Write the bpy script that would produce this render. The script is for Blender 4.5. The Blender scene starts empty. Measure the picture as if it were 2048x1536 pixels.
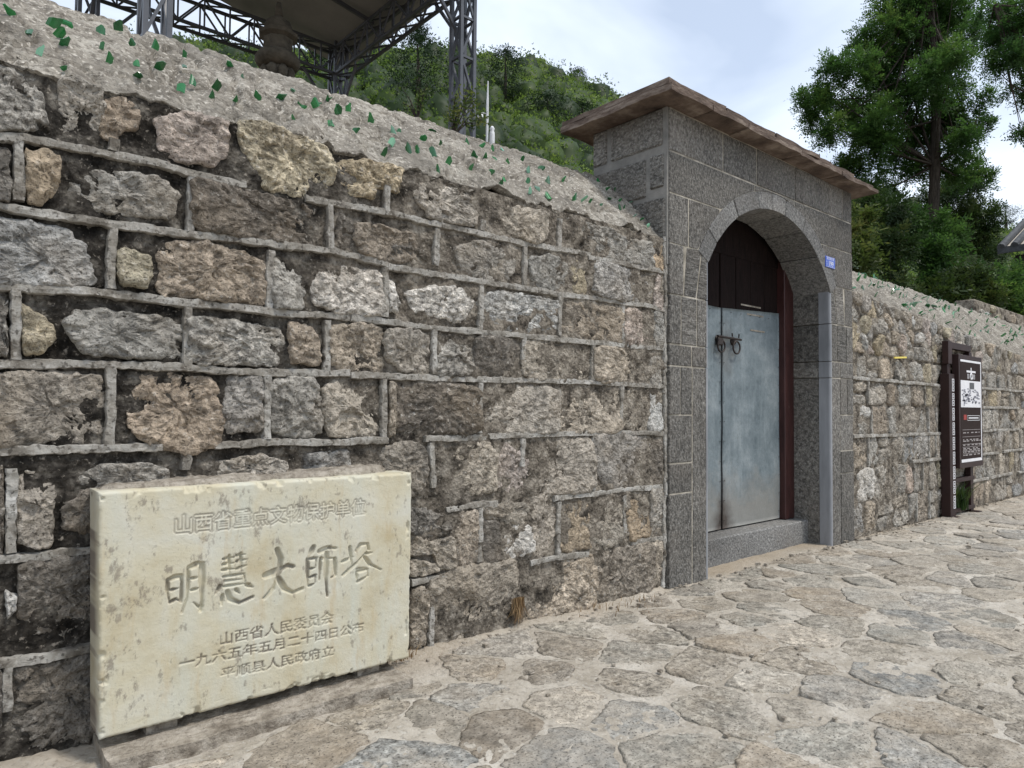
import bpy, math, random
import numpy as np
from mathutils import Matrix, Vector
R = math.radians
SC = bpy.context.scene
COL = SC.collection
rng = np.random.default_rng(7)
random.seed(7)

# ------------------------------------------------------------------ camera
W, H = 2048.0, 1536.0                # pixel frame of the photograph
FPX, YAW, PITCH, ROLL = 1400.0, R(49.1), R(1.96), R(0.5)
CH, CD = 1.10, 2.6415                # camera height, distance from the wall plane (Y = 0)
_f = np.array([math.cos(YAW)*math.cos(PITCH), math.sin(YAW)*math.cos(PITCH), math.sin(PITCH)])
_r = np.array([math.sin(YAW), -math.cos(YAW), 0.0]); _u = np.cross(_r, _f)
CR = math.cos(ROLL)*_r + math.sin(ROLL)*_u
CU = -math.sin(ROLL)*_r + math.cos(ROLL)*_u
CP = np.array([0.0, -CD, CH])
cam = bpy.data.cameras.new('camera'); camo = bpy.data.objects.new('camera', cam); COL.objects.link(camo)
cam.sensor_width = 36.0; cam.lens = FPX/W*36.0; cam.clip_start = 0.05; cam.clip_end = 2000.0
M = Matrix.Identity(4)
for i in range(3):
    M[i][0] = CR[i]; M[i][1] = CU[i]; M[i][2] = -_f[i]; M[i][3] = CP[i]
camo.matrix_world = M
SC.camera = camo
def ray(px, py): return _f + CR*(px-W/2)/FPX - CU*(py-H/2)/FPX
def gy(px, py, y=0.0): d = ray(px, py); return CP + d*(y-CP[1])/d[1]
def gx(px, py, x=0.0): d = ray(px, py); return CP + d*(x-CP[0])/d[0]
def gz(px, py, z=0.0): d = ray(px, py); return CP + d*(z-CP[2])/d[2]
def gd(px, py, depth): return CP + ray(px, py)*depth

# ------------------------------------------------------------------ world, sun, exposure
SUN_DIR = Vector((0.26, -0.52, 1.05)).normalized()     # towards the sun
elev = math.asin(SUN_DIR.z); azim = math.atan2(SUN_DIR.x, SUN_DIR.y)
wd = bpy.data.worlds.new('World'); SC.world = wd; wd.use_nodes = True
nt = wd.node_tree; nt.nodes.clear()
def wn(t, **kw):
    n = nt.nodes.new(t)
    for k, v in kw.items():
        if k in n.inputs: n.inputs[k].default_value = v
        else: setattr(n, k, v)
    return n
sky = wn('ShaderNodeTexSky', sky_type='NISHITA', sun_disc=False, sun_elevation=elev, sun_rotation=azim, air_density=1.0, dust_density=1.0, ozone_density=1.0)
tc = wn('ShaderNodeTexCoord')
mp = wn('ShaderNodeMapping'); mp.inputs['Scale'].default_value = (1.0, 1.0, 2.2)
nz = wn('ShaderNodeTexNoise', Scale=2.1, Detail=5.0, Roughness=0.5, Distortion=0.6)
rp = wn('ShaderNodeValToRGB'); rp.color_ramp.elements[0].position = 0.36; rp.color_ramp.elements[1].position = 0.60
rp.color_ramp.elements[0].color = (0.45, 0.45, 0.45, 1); rp.color_ramp.elements[1].color = (0.97, 0.97, 0.97, 1)
mx = wn('ShaderNodeMix', data_type='RGBA')
mx.inputs[7].default_value = (6.6, 7.3, 8.3, 1)
bg = wn('ShaderNodeBackground', Strength=0.092); out = wn('ShaderNodeOutputWorld')
L = nt.links.new
L(tc.outputs['Generated'], mp.inputs['Vector']); L(mp.outputs[0], nz.inputs['Vector']); L(nz.outputs['Fac'], rp.inputs[0])
L(rp.outputs[0], mx.inputs[0]); L(sky.outputs[0], mx.inputs[6]); L(mx.outputs[2], bg.inputs[0]); L(bg.outputs[0], out.inputs[0])
sl = bpy.data.lights.new('sun', 'SUN'); sl.energy = 1.5; sl.angle = R(10); sl.color = (1.0, 0.95, 0.88)
so = bpy.data.objects.new('sun', sl); COL.objects.link(so)
so.rotation_euler = SUN_DIR.to_track_quat('Z', 'Y').to_euler(); so.location = (0, -5, 12)
vs = SC.view_settings; vs.view_transform = 'Standard'; vs.look = 'None'; vs.gamma = 1.0; vs.exposure = 0.80; vs.use_curve_mapping = False

# ------------------------------------------------------------------ noise
_tab = np.random.default_rng(3).random(65536)
def _h(i, s):
    i = i.astype(np.int64)
    return _tab[((i[..., 0]*73856093) ^ (i[..., 1]*19349663) ^ (i[..., 2]*83492791) ^ (s*2654435)) & 65535]
def vn(p, s=0):
    p = np.asarray(p, float); i = np.floor(p); f = p-i; u = f*f*f*(f*(f*6-15)+10)
    r = 0
    for dx in (0, 1):
        for dy in (0, 1):
            for dz in (0, 1):
                w = (u[..., 0] if dx else 1-u[..., 0])*(u[..., 1] if dy else 1-u[..., 1])*(u[..., 2] if dz else 1-u[..., 2])
                r = r + w*_h(i+np.array([dx, dy, dz]), s)
    return r*2-1
def fbm(p, o=4, s=0, g=0.5):
    p = np.asarray(p, float); a = 1.0; r = 0; t = 0
    for k in range(o):
        r = r + a*vn(p*(2.03**k)+k*17.3, s+k); t += a; a *= g
    return r/t
def ridged(p, o=3, s=0):
    p = np.asarray(p, float); a = 1.0; r = 0; t = 0
    for k in range(o):
        r = r + a*(1-np.abs(vn(p*(2.1**k)+k*9.1, s+k))*2); t += a; a *= 0.5
    return r/t

# ------------------------------------------------------------------ mesh helpers
def mesh(name, V, F, smooth=False):
    m = bpy.data.meshes.new(name)
    V = np.asarray(V, float)
    if isinstance(F, np.ndarray):
        n, k = F.shape
        m.vertices.add(len(V)); m.vertices.foreach_set('co', V.ravel())
        m.loops.add(n*k); m.loops.foreach_set('vertex_index', F.astype(np.int32).ravel())
        m.polygons.add(n); m.polygons.foreach_set('loop_start', np.arange(0, n*k, k, dtype=np.int32))
        m.update(calc_edges=True)
    else:
        m.from_pydata([tuple(v) for v in V], [], F)
    if smooth: m.polygons.foreach_set('use_smooth', np.ones(len(m.polygons), bool))
    m.validate(clean_customdata=False)
    return m
def obj(name, m, mat=None, parent=None, color=None, loc=None, label=None, cat=None, group=None, kind=None):
    o = bpy.data.objects.new(name, m); COL.objects.link(o)
    if mat is not None and m is not None: m.materials.clear(); m.materials.append(mat)
    if parent is not None: o.parent = parent
    if loc is not None: o.location = loc
    if color is not None: o.color = (*color, 1)
    for k, v in (('label', label), ('category', cat), ('group', group), ('kind', kind)):
        if v: o[k] = v
    return o
def thing(name, label, cat, loc=(0, 0, 0), group=None, kind=None):
    return obj(name, None, loc=loc, label=label, cat=cat, group=group, kind=kind)
class MB:
    def __init__(s): s.v = []; s.f = []
    def add(s, V, F):
        b = len(s.v); s.v += [tuple(x) for x in V]; s.f += [tuple(i+b for i in f) for f in F]; return s
    def box(s, a, b):
        x0, y0, z0 = a; x1, y1, z1 = b
        return s.add([(x0,y0,z0),(x1,y0,z0),(x1,y1,z0),(x0,y1,z0),(x0,y0,z1),(x1,y0,z1),(x1,y1,z1),(x0,y1,z1)],
                     [(0,3,2,1),(4,5,6,7),(0,1,5,4),(1,2,6,5),(2,3,7,6),(3,0,4,7)])
    def tube(s, pts, rad, n=8, cap=True):
        pts = [Vector(p) for p in pts]; rad = [rad]*len(pts) if not hasattr(rad, '__len__') else rad
        V = []; F = []
        for i, p in enumerate(pts):
            t = (pts[min(i+1, len(pts)-1)]-pts[max(i-1, 0)]).normalized()
            a = Vector((0, 0, 1)) if abs(t.z) < 0.9 else Vector((1, 0, 0))
            u = t.cross(a).normalized(); w = t.cross(u)
            for k in range(n):
                q = 2*math.pi*k/n; V.append(p+(u*math.cos(q)+w*math.sin(q))*rad[i])
        for i in range(len(pts)-1):
            for k in range(n):
                F.append((i*n+k, i*n+(k+1) % n, (i+1)*n+(k+1) % n, (i+1)*n+k))
        if cap: F.append(tuple(range(n))); F.append(tuple(range((len(pts)-1)*n, len(pts)*n))[::-1])
        return s.add(V, F)
    def bar(s, p, q, w, h=None):
        h = h or w; p = Vector(p); q = Vector(q); t = (q-p).normalized()
        a = Vector((0, 0, 1)) if abs(t.z) < 0.95 else Vector((1, 0, 0))
        u = t.cross(a).normalized()*w/2; v = t.cross(u).normalized()*h/2
        V = [p-u-v, p+u-v, p+u+v, p-u+v, q-u-v, q+u-v, q+u+v, q-u+v]
        return s.add(V, [(0,1,2,3),(4,7,6,5),(0,4,5,1),(1,5,6,2),(2,6,7,3),(3,7,4,0)])
    def lathe(s, prof, n=24, c=(0, 0, 0)):
        V = []; F = []
        for r, z in prof:
            for k in range(n):
                q = 2*math.pi*k/n; V.append((c[0]+r*math.cos(q), c[1]+r*math.sin(q), c[2]+z))
        m = len(prof)
        for i in range(m-1):
            for k in range(n): F.append((i*n+k, i*n+(k+1) % n, (i+1)*n+(k+1) % n, (i+1)*n+k))
        F.append(tuple(range(n))[::-1]); F.append(tuple(range((m-1)*n, m*n)))
        return s.add(V, F)
    def torus(s, c, Rr, r, axis='y', n=20, k=8, a0=0, a1=2*math.pi):
        V = []; F = []; full = abs(a1-a0-2*math.pi) < 1e-6; nn = n if full else n+1
        for i in range(nn):
            q = a0+(a1-a0)*i/n
            for j in range(k):
                p = 2*math.pi*j/k; rr = Rr+r*math.cos(p); h = r*math.sin(p)
                x, z = rr*math.cos(q), rr*math.sin(q)
                V.append((c[0]+x, c[1]+h, c[2]+z) if axis == 'y' else (c[0]+x, c[1]+z, c[2]+h) if axis == 'z' else (c[0]+h, c[1]+x, c[2]+z))
        for i in range(n):
            for j in range(k):
                F.append((i*k+j, i*k+(j+1) % k, ((i+1) % nn)*k+(j+1) % k, ((i+1) % nn)*k+j))
        return s.add(V, F)
    def prism(s, poly, y0, y1):                       # poly in (x, z), extruded along y
        n = len(poly)
        V = [(x, y0, z) for x, z in poly]+[(x, y1, z) for x, z in poly]
        F = [tuple(range(n)), tuple(range(n, 2*n))[::-1]]+[(i, n+i, n+(i+1) % n, (i+1) % n) for i in range(n)]
        return s.add(V, F)
    def build(s, name, mat, parent=None, smooth=False, bevel=0, **kw):
        if bevel or True:
            import bmesh
            bm = bmesh.new(); vs_ = [bm.verts.new(v) for v in s.v]
            for f in s.f:
                try: bm.faces.new([vs_[i] for i in f])
                except ValueError: pass
            if bevel:
                bmesh.ops.bevel(bm, geom=bm.edges[:], offset=bevel, segments=1, affect='EDGES', clamp_overlap=True)
            bmesh.ops.recalc_face_normals(bm, faces=bm.faces)
            m = bpy.data.meshes.new(name); bm.to_mesh(m); bm.free()
        if smooth: m.polygons.foreach_set('use_smooth', np.ones(len(m.polygons), bool))
        return obj(name, m, mat, parent, **kw)
def grid_faces(nu, nv, wrap_u=False):
    iu = np.arange(nu if wrap_u else nu-1); iv = np.arange(nv-1)
    a, b = np.meshgrid(iu, iv, indexing='ij'); a2 = (a+1) % nu
    return np.stack([a*nv+b, a2*nv+b, a2*nv+b+1, a*nv+b+1], -1).reshape(-1, 4)

# ------------------------------------------------------------------ materials
class NT:
    def __init__(s, name):
        s.m = bpy.data.materials.new(name); s.m.use_nodes = True; s.t = s.m.node_tree; s.t.nodes.clear()
        s.out = s.t.nodes.new('ShaderNodeOutputMaterial'); s.p = s.t.nodes.new('ShaderNodeBsdfPrincipled')
        s.t.links.new(s.p.outputs[0], s.out.inputs[0])
    def n(s, t, **kw):
        n = s.t.nodes.new(t)
        for k, v in kw.items():
            k2 = k.replace('_', ' ')
            tgt = n.inputs.get(k) or n.inputs.get(k2)
            if tgt is None: setattr(n, k, v)
            elif hasattr(v, 'is_output'): s.t.links.new(v, tgt)
            else: tgt.default_value = v
        return n
    def coord(s, kind='Object', scale=(1, 1, 1), rand=False, rot=(0, 0, 0)):
        c = s.n('ShaderNodeTexCoord').outputs[kind]
        if rand:
            oi = s.n('ShaderNodeObjectInfo')
            mu = s.n('ShaderNodeMath', operation='MULTIPLY'); s.t.links.new(oi.outputs['Random'], mu.inputs[0]); mu.inputs[1].default_value = 57.0
            ad = s.n('ShaderNodeVectorMath', operation='ADD'); s.t.links.new(c, ad.inputs[0]); s.t.links.new(mu.outputs[0], ad.inputs[1]); c = ad.outputs[0]
        mp_ = s.n('ShaderNodeMapping'); mp_.inputs['Scale'].default_value = scale; mp_.inputs['Rotation'].default_value = rot
        s.t.links.new(c, mp_.inputs['Vector']); return mp_.outputs[0]
    def noise(s, vec, sc, det=6, ro=0.6, dist=0.0):
        n = s.n('ShaderNodeTexNoise', Scale=sc, Detail=det, Roughness=ro, Distortion=dist); s.t.links.new(vec, n.inputs['Vector']); return n.outputs['Fac']
    def voro(s, vec, sc, feature='F1', out='Distance', rnd=1.0):
        n = s.n('ShaderNodeTexVoronoi', feature=feature); n.inputs['Scale'].default_value = sc; n.inputs['Randomness'].default_value = rnd
        s.t.links.new(vec, n.inputs['Vector']); return n.outputs[out]
    def ramp(s, fac, *st, interp='LINEAR'):
        r = s.n('ShaderNodeValToRGB'); cr = r.color_ramp; cr.interpolation = interp
        while len(cr.elements) < len(st): cr.elements.new(0.5)
        for e, (p, c) in zip(cr.elements, st):
            e.position = p; e.color = (c, c, c, 1) if not hasattr(c, '__len__') else (*c, 1)
        s.t.links.new(fac, r.inputs[0]); return r.outputs[0]
    def mix(s, fac, a, b, mode='MIX'):
        m = s.n('ShaderNodeMix', data_type='RGBA', blend_type=mode)
        for v, i in ((fac, 0), (a, 6), (b, 7)):
            if hasattr(v, 'is_output'): s.t.links.new(v, m.inputs[i])
            elif i == 0: m.inputs[0].default_value = v
            else: m.inputs[i].default_value = (*v, 1)
        return m.outputs[2]
    def math(s, op, a, b=0.0):
        m = s.n('ShaderNodeMath', operation=op)
        for v, i in ((a, 0), (b, 1)):
            if hasattr(v, 'is_output'): s.t.links.new(v, m.inputs[i])
            else: m.inputs[i].default_value = v
        return m.outputs[0]
    def bump(s, h, dist, strength=1.0, normal=None):
        b = s.n('ShaderNodeBump'); b.inputs['Distance'].default_value = dist; b.inputs['Strength'].default_value = strength
        s.t.links.new(h, b.inputs['Height'])
        if normal is not None: s.t.links.new(normal, b.inputs['Normal'])
        return b.outputs[0]
    def done(s, color, rough=0.9, normal=None, spec=0.25, metal=0.0):
        for v, k in ((color, 'Base Color'), (rough, 'Roughness'), (metal, 'Metallic')):
            if hasattr(v, 'is_output'): s.t.links.new(v, s.p.inputs[k])
            elif k == 'Base Color': s.p.inputs[k].default_value = (*v, 1)
            else: s.p.inputs[k].default_value = v
        s.p.inputs['Specular IOR Level'].default_value = spec
        if normal is not None: s.t.links.new(normal, s.p.inputs['Normal'])
        return s.m

def m_stone(name, dirt=(0.050, 0.043, 0.034), dirt_amt=(0.55, 0.69), bumpd=0.024, crust=0.85):
    t = NT(name); v = t.coord(rand=True); vl = t.coord(scale=(1.0, 1.0, 1.25), rand=True, rot=(0.2, 0.5, 0))
    oi = t.n('ShaderNodeObjectInfo').outputs['Color']
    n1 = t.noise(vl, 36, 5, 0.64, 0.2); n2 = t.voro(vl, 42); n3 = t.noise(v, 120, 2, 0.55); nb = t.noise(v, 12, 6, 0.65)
    rnd = t.n('ShaderNodeObjectInfo').outputs['Random']
    fr = t.math('FRACT', t.math('MULTIPLY', rnd, 7.31))
    amt = t.ramp(fr, (0.0, 0.30), (1.0, 1.0))
    c = t.mix(amt, oi, t.mix(1.0, oi, t.ramp(n1, (0.32, 0.38), (0.5, 1.0), (0.68, 1.85)), 'MULTIPLY'))  # colour follows the bump noise: ridge highlights and crevice shade painted in, with dust
    c = t.mix(1.0, c, t.ramp(nb, (0.34, 0.70), (0.66, 1.30)), 'MULTIPLY')
    c = t.mix(t.ramp(t.noise(v, 4.5, 4, 0.55), (0.47, 0.0), (0.74, 0.40)), c, (0.33, 0.26, 0.18))
    c = t.mix(t.ramp(t.noise(v, 7.5, 10, 0.76), (dirt_amt[0], 0.0), (dirt_amt[1], 0.85)), c, dirt)
    c = t.mix(t.ramp(t.noise(v, 48, 4, 0.62), (0.58, 0.0), (0.70, crust)), c, t.mix(amt, c, (0.62, 0.585, 0.52)))
    c = t.mix(t.ramp(n3, (0.32, 0.75), (0.43, 0.0)), c, (0.05, 0.044, 0.036))
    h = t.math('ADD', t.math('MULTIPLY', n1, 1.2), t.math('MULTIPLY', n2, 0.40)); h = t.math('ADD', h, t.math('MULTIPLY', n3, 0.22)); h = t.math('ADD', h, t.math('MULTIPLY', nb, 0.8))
    return t.done(c, 0.93, t.bump(h, bumpd, 1.0), 0.2)
MAT = {}
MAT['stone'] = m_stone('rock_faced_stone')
MAT['stone_clean'] = m_stone('paving_stone_surface', dirt=(0.44, 0.395, 0.33), dirt_amt=(0.47, 0.66), bumpd=0.012, crust=0.45)

def m_bed():
    t = NT('rough_dark_mortar'); v = t.coord()
    n1 = t.noise(v, 12, 6, 0.66, 0.3); n2 = t.noise(v, 58, 3, 0.6)
    base = t.ramp(n1, (0.36, (0.014, 0.0125, 0.0105)), (0.50, (0.060, 0.053, 0.045)), (0.61, (0.17, 0.154, 0.13)), (0.72, (0.34, 0.315, 0.27)))
    tan = t.ramp(n1, (0.34, (0.050, 0.043, 0.035)), (0.48, (0.20, 0.172, 0.138)), (0.60, (0.36, 0.318, 0.26)), (0.72, (0.52, 0.47, 0.40)))
    x = t.n('ShaderNodeSeparateXYZ'); t.t.links.new(v, x.inputs[0])
    f = t.math('ADD', t.math('MULTIPLY', x.outputs[0], 0.62), t.math('MULTIPLY', t.noise(v, 3.2, 6, 0.65), 2.6))
    c = t.mix(t.ramp(t.math('MULTIPLY', f, 0.25), (0.44, 0.0), (0.66, 0.95)), base, tan)
    c = t.mix(t.ramp(n2, (0.60, 0), (0.72, 0.75)), c, (0.46, 0.41, 0.345))
    c = t.mix(t.ramp(n2, (0.30, 0.8), (0.42, 0.0)), c, (0.02, 0.017, 0.014))
    vv = t.noise(v, 34, 10, 0.75, 0.4)
    h = t.math('ADD', vv, t.math('MULTIPLY', t.voro(v, 60), 0.55)); h = t.math('ADD', h, t.math('MULTIPLY', n2, 0.3))
    return t.done(c, 0.96, t.bump(h, 0.022), 0.12)
MAT['bed'] = m_bed()
def m_strip():
    t = NT('cement_pointing'); v = t.coord('Object', rand=True)
    c = t.ramp(t.noise(v, 7, 5, 0.62), (0.30, (0.17, 0.152, 0.126)), (0.46, (0.315, 0.29, 0.25)), (0.60, (0.45, 0.43, 0.39)), (0.72, (0.58, 0.565, 0.53)))
    c = t.mix(t.ramp(t.noise(v, 15, 5, 0.62), (0.54, 0), (0.68, 0.85)), c, (0.105, 0.088, 0.068))
    c = t.mix(t.ramp(t.noise(v, 70, 2, 0.55), (0.32, 0.75), (0.43, 0.0)), c, (0.06, 0.052, 0.042))
    c = t.mix(t.ramp(t.noise(v, 62, 2, 0.55), (0.58, 0.0), (0.70, 0.6)), c, (0.54, 0.51, 0.46))
    h = t.math('ADD', t.noise(v, 50, 9, 0.75), t.math('MULTIPLY', t.noise(v, 170, 3, 0.7), 0.3))
    return t.done(c, 0.92, t.bump(h, 0.012), 0.2)
MAT['strip'] = m_strip()
def m_coping():
    t = NT('weathered_cement_coping'); v = t.coord()
    c = t.ramp(t.noise(v, 5.5, 6, 0.62), (0.32, (0.165, 0.148, 0.124)), (0.5, (0.305, 0.275, 0.23)), (0.68, (0.45, 0.415, 0.355)))
    c = t.mix(t.ramp(t.noise(v, 42, 3, 0.6), (0.50, 0), (0.62, 0.72)), c, (0.115, 0.10, 0.08))
    c = t.mix(t.ramp(t.noise(v, 60, 2, 0.5), (0.58, 0), (0.68, 0.8)), c, (0.66, 0.61, 0.53))
    c = t.mix(t.ramp(t.noise(v, 17, 4, 0.62), (0.54, 0), (0.68, 0.6)), c, (0.17, 0.15, 0.125))
    c = t.mix(t.ramp(t.noise(v, 2.4, 6, 0.65), (0.50, 0), (0.66, 0.65)), c, (0.18, 0.165, 0.14))
    h = t.math('ADD', t.noise(v, 22, 6, 0.65), t.math('MULTIPLY', t.noise(v, 70, 3, 0.6), 0.45))
    return t.done(c, 0.95, t.bump(h, 0.026), 0.2)
MAT['coping'] = m_coping()
def m_granite(name, rot, sx, sz, base=(0.070, 0.065, 0.058), hi=(0.20, 0.187, 0.166), d=0.011):
    t = NT(name); v = t.coord(rand=True); vs_ = t.coord(scale=(sx, 30, sz), rand=True, rot=rot)
    n = t.noise(vs_, 1.0, 3, 0.58, 0.35); n2 = t.noise(v, 75, 2, 0.55)
    c = t.ramp(n, (0.36, base), (0.52, tuple((a+b)/2 for a, b in zip(base, hi))), (0.64, hi))
    c = t.mix(t.ramp(n2, (0.56, 0), (0.70, 0.55)), c, (0.36, 0.35, 0.325))
    c = t.mix(t.ramp(n2, (0.30, 0.6), (0.44, 0.0)), c, (0.03, 0.03, 0.028))
    c = t.mix(t.ramp(t.noise(v, 3.2, 5, 0.6), (0.48, 0), (0.74, 0.30)), c, (0.19, 0.16, 0.13))
    c = t.mix(1.0, c, t.ramp(t.n('ShaderNodeObjectInfo').outputs['Random'], (0.0, 0.80), (1.0, 1.22)), 'MULTIPLY')
    c = t.mix(1.0, c, t.ramp(t.noise(v, 1.4, 3, 0.5), (0.3, 0.72), (0.7, 1.25)), 'MULTIPLY')
    h = t.math('ADD', n, t.math('MULTIPLY', n2, 0.5))
    return t.done(c, 0.85, t.bump(h, d), 0.3)
MAT['granite_v'] = m_granite('chiselled_granite', (0, 0, 0), 70, 34)
MAT['granite_d'] = m_granite('diagonally_chiselled_granite', (R(-48), 0, 0), 30, 60, d=0.014)
MAT['granite_f'] = m_granite('fine_hammered_granite', (0, 0, 0), 60, 60, base=(0.105, 0.103, 0.098), hi=(0.225, 0.22, 0.21), d=0.006)
MAT['granite_h'] = m_granite('cross_chiselled_granite', (0, 0, 0), 12, 70)
def m_simple(name, stops, sc, rough=0.85, bd=0.004, bsc=60, spec=0.3, metal=0, spot=None, ro=0.62, scale=(1, 1, 1), rand=False):
    t = NT(name); v = t.coord(scale=scale, rand=rand)
    c = t.ramp(t.noise(v, sc, 7, ro), *stops)
    if spot: c = t.mix(t.ramp(t.noise(v, spot[0], 5, 0.65), (spot[1], 0), (spot[2], spot[4])), c, spot[3])
    return t.done(c, rough, t.bump(t.noise(v, bsc, 6, 0.65), bd), spec, metal)
MAT['joint'] = m_simple('lime_joint', ((0.32, (0.19, 0.17, 0.135)), (0.5, (0.36, 0.325, 0.265)), (0.68, (0.54, 0.49, 0.41))), 9)
MAT['polished'] = m_simple('polished_corner_stone', ((0.3, (0.15, 0.155, 0.165)), (0.7, (0.32, 0.325, 0.34))), 6, 0.45, 0.0015, 40, 0.5, scale=(1, 1, 0.25))
MAT['roofslab'] = m_simple('red_brown_slate', ((0.30, (0.055, 0.040, 0.032)), (0.5, (0.14, 0.102, 0.080)), (0.68, (0.29, 0.235, 0.19))), 5, 0.9, 0.012, 22, 0.25, spot=(9, 0.55, 0.72, (0.08, 0.055, 0.045), 0.7), scale=(1, 1, 4), rand=True)
MAT['brownwood'] = m_simple('dark_brown_painted_wood', ((0.3, (0.006, 0.004, 0.0035)), (0.6, (0.014, 0.008, 0.007)), (0.8, (0.026, 0.016, 0.013))), 9, 0.85, 0.003, 30, 0.12, scale=(6, 6, 0.7), rand=True)
MAT['redwood'] = m_simple('worn_maroon_paint', ((0.3, (0.030, 0.010, 0.009)), (0.7, (0.062, 0.022, 0.019))), 9, 0.5, 0.002, 30, 0.4, spot=(26, 0.70, 0.74, (0.45, 0.40, 0.36), 0.8), scale=(2, 2, 0.7))
def m_zinc():
    t = NT('weathered_zinc_sheet'); v = t.coord(); vv = t.coord(scale=(5, 1, 0.5)); vs2 = t.coord(scale=(1, 1, 14), rot=(0, 0.12, 0))
    c = t.ramp(t.noise(v, 4.2, 11, 0.74, 0.2), (0.34, (0.105, 0.135, 0.148)), (0.5, (0.175, 0.21, 0.224)), (0.66, (0.265, 0.298, 0.308)))
    c = t.mix(t.ramp(t.noise(vv, 4.0, 9, 0.72), (0.52, 0), (0.68, 0.45)), c, (0.29, 0.33, 0.34))
    c = t.mix(t.ramp(t.noise(v, 55, 8, 0.78), (0.52, 0), (0.64, 0.5)), c, (0.11, 0.135, 0.145))
    c = t.mix(t.ramp(t.noise(vs2, 7, 5, 0.7), (0.66, 0), (0.70, 0.45)), c, (0.36, 0.39, 0.40))
    c = t.mix(t.ramp(t.noise(v, 16, 8, 0.75), (0.66, 0), (0.72, 0.4)), c, (0.15, 0.12, 0.095))
    x = t.n('ShaderNodeSeparateXYZ'); t.t.links.new(v, x.inputs[0])
    low = t.math('ADD', x.outputs[2], t.math('MULTIPLY', t.noise(v, 5, 8, 0.7), 0.7))
    c = t.mix(t.ramp(low, (0.70, 0.75), (1.15, 0.0)), c, (0.27, 0.255, 0.225))
    near = t.math('ABSOLUTE', t.math('SUBTRACT', x.outputs[0], 4.70))
    st = t.math('ADD', t.math('ADD', t.math('MULTIPLY', near, 2.6), x.outputs[2]), t.math('MULTIPLY', t.noise(v, 10, 8, 0.72), 0.6))
    c = t.mix(t.ramp(st, (0.62, 0.92), (0.98, 0.0)), c, (0.055, 0.04, 0.032))
    hx = t.math('MULTIPLY', t.math('ABSOLUTE', t.math('SUBTRACT', x.outputs[0], 4.75)), 2.2); hz = t.math('ABSOLUTE', t.math('SUBTRACT', x.outputs[2], 1.56))
    gr = t.math('ADD', t.math('ADD', hx, t.math('MULTIPLY', hz, 2.0)), t.math('MULTIPLY', t.noise(v, 14, 5, 0.65), 0.7))
    c = t.mix(t.ramp(gr, (0.40, 0.6), (0.95, 0.0)), c, (0.10, 0.09, 0.078))
    h = t.math('ADD', t.noise(v, 5, 4, 0.5), t.math('MULTIPLY', t.noise(v, 40, 6, 0.7), 0.12))
    return t.done(c, t.ramp(t.noise(v, 20, 6, 0.7), (0.35, 0.45), (0.65, 0.75)), t.bump(h, 0.010), 0.35, 0.1)
MAT['zinc'] = m_zinc()
MAT['iron'] = m_simple('black_iron', ((0.3, (0.012, 0.009, 0.008)), (0.7, (0.05, 0.035, 0.028))), 30, 0.5, 0.001, 90, 0.5, 0.4)
def m_tablet():
    t = NT('yellowed_carved_limestone'); v = t.coord(); vv = t.coord(scale=(2.2, 1, 0.5))
    c = t.ramp(t.noise(v, 5.0, 7, 0.6, 0.4), (0.28, (0.45, 0.385, 0.25)), (0.46, (0.54, 0.495, 0.365)), (0.66, (0.57, 0.55, 0.46)))
    c = t.mix(t.ramp(t.noise(vv, 4.2, 5, 0.6), (0.47, 0), (0.70, 0.75)), c, (0.53, 0.535, 0.455))
    c = t.mix(t.ramp(t.noise(vv, 9, 6, 0.65), (0.56, 0), (0.70, 0.5)), c, (0.47, 0.37, 0.22))
    at = t.n('ShaderNodeAttribute', attribute_name='stain_shade').outputs['Fac']
    c = t.mix(at, c, (0.15, 0.122, 0.10))
    return t.done(c, 0.72, t.bump(t.noise(v, 120, 5, 0.7), 0.0018), 0.3)
MAT['tablet'] = m_tablet()
def m_pave():
    t = NT('pale_paving_mortar'); v = t.coord()
    c = t.ramp(t.noise(v, 4.0, 6, 0.62), (0.30, (0.36, 0.315, 0.25)), (0.5, (0.50, 0.45, 0.375)), (0.68, (0.64, 0.59, 0.51)))
    c = t.mix(t.ramp(t.noise(v, 38, 4, 0.62), (0.52, 0), (0.66, 0.65)), c, (0.24, 0.21, 0.175))
    c = t.mix(t.ramp(t.noise(v, 62, 2, 0.55), (0.58, 0), (0.70, 0.65)), c, (0.62, 0.59, 0.53))
    x = t.n('ShaderNodeSeparateXYZ'); t.t.links.new(v, x.inputs[0])
    f = t.math('ADD', x.outputs[1], t.math('MULTIPLY', t.noise(v, 2.0, 5, 0.6), 0.9))
    c = t.mix(t.ramp(f, (0.30, 0.0), (0.60, 0.65)), c, (0.34, 0.265, 0.18))
    h = t.math('ADD', t.noise(v, 18, 10, 0.72), t.math('MULTIPLY', t.noise(v, 130, 3, 0.7), 0.3))
    return t.done(c, 0.93, t.bump(h, 0.020), 0.2)
MAT['pave'] = m_pave()
MAT['soil'] = m_simple('bare_soil', ((0.3, (0.10, 0.075, 0.05)), (0.7, (0.22, 0.17, 0.12))), 2, 0.95, 0.02, 8)
MAT['hillsoil'] = m_simple('hillside_undergrowth', ((0.3, (0.010, 0.020, 0.006)), (0.7, (0.035, 0.055, 0.016))), 0.4, 0.95, 0.05, 3)
def m_glass():
    t = NT('green_bottle_glass'); oi = t.n('ShaderNodeObjectInfo').outputs['Color']
    t.p.inputs['Transmission Weight'].default_value = 0.55; t.p.inputs['IOR'].default_value = 1.5
    return t.done(oi, 0.17, None, 0.6)
MAT['glass'] = m_glass()
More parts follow.
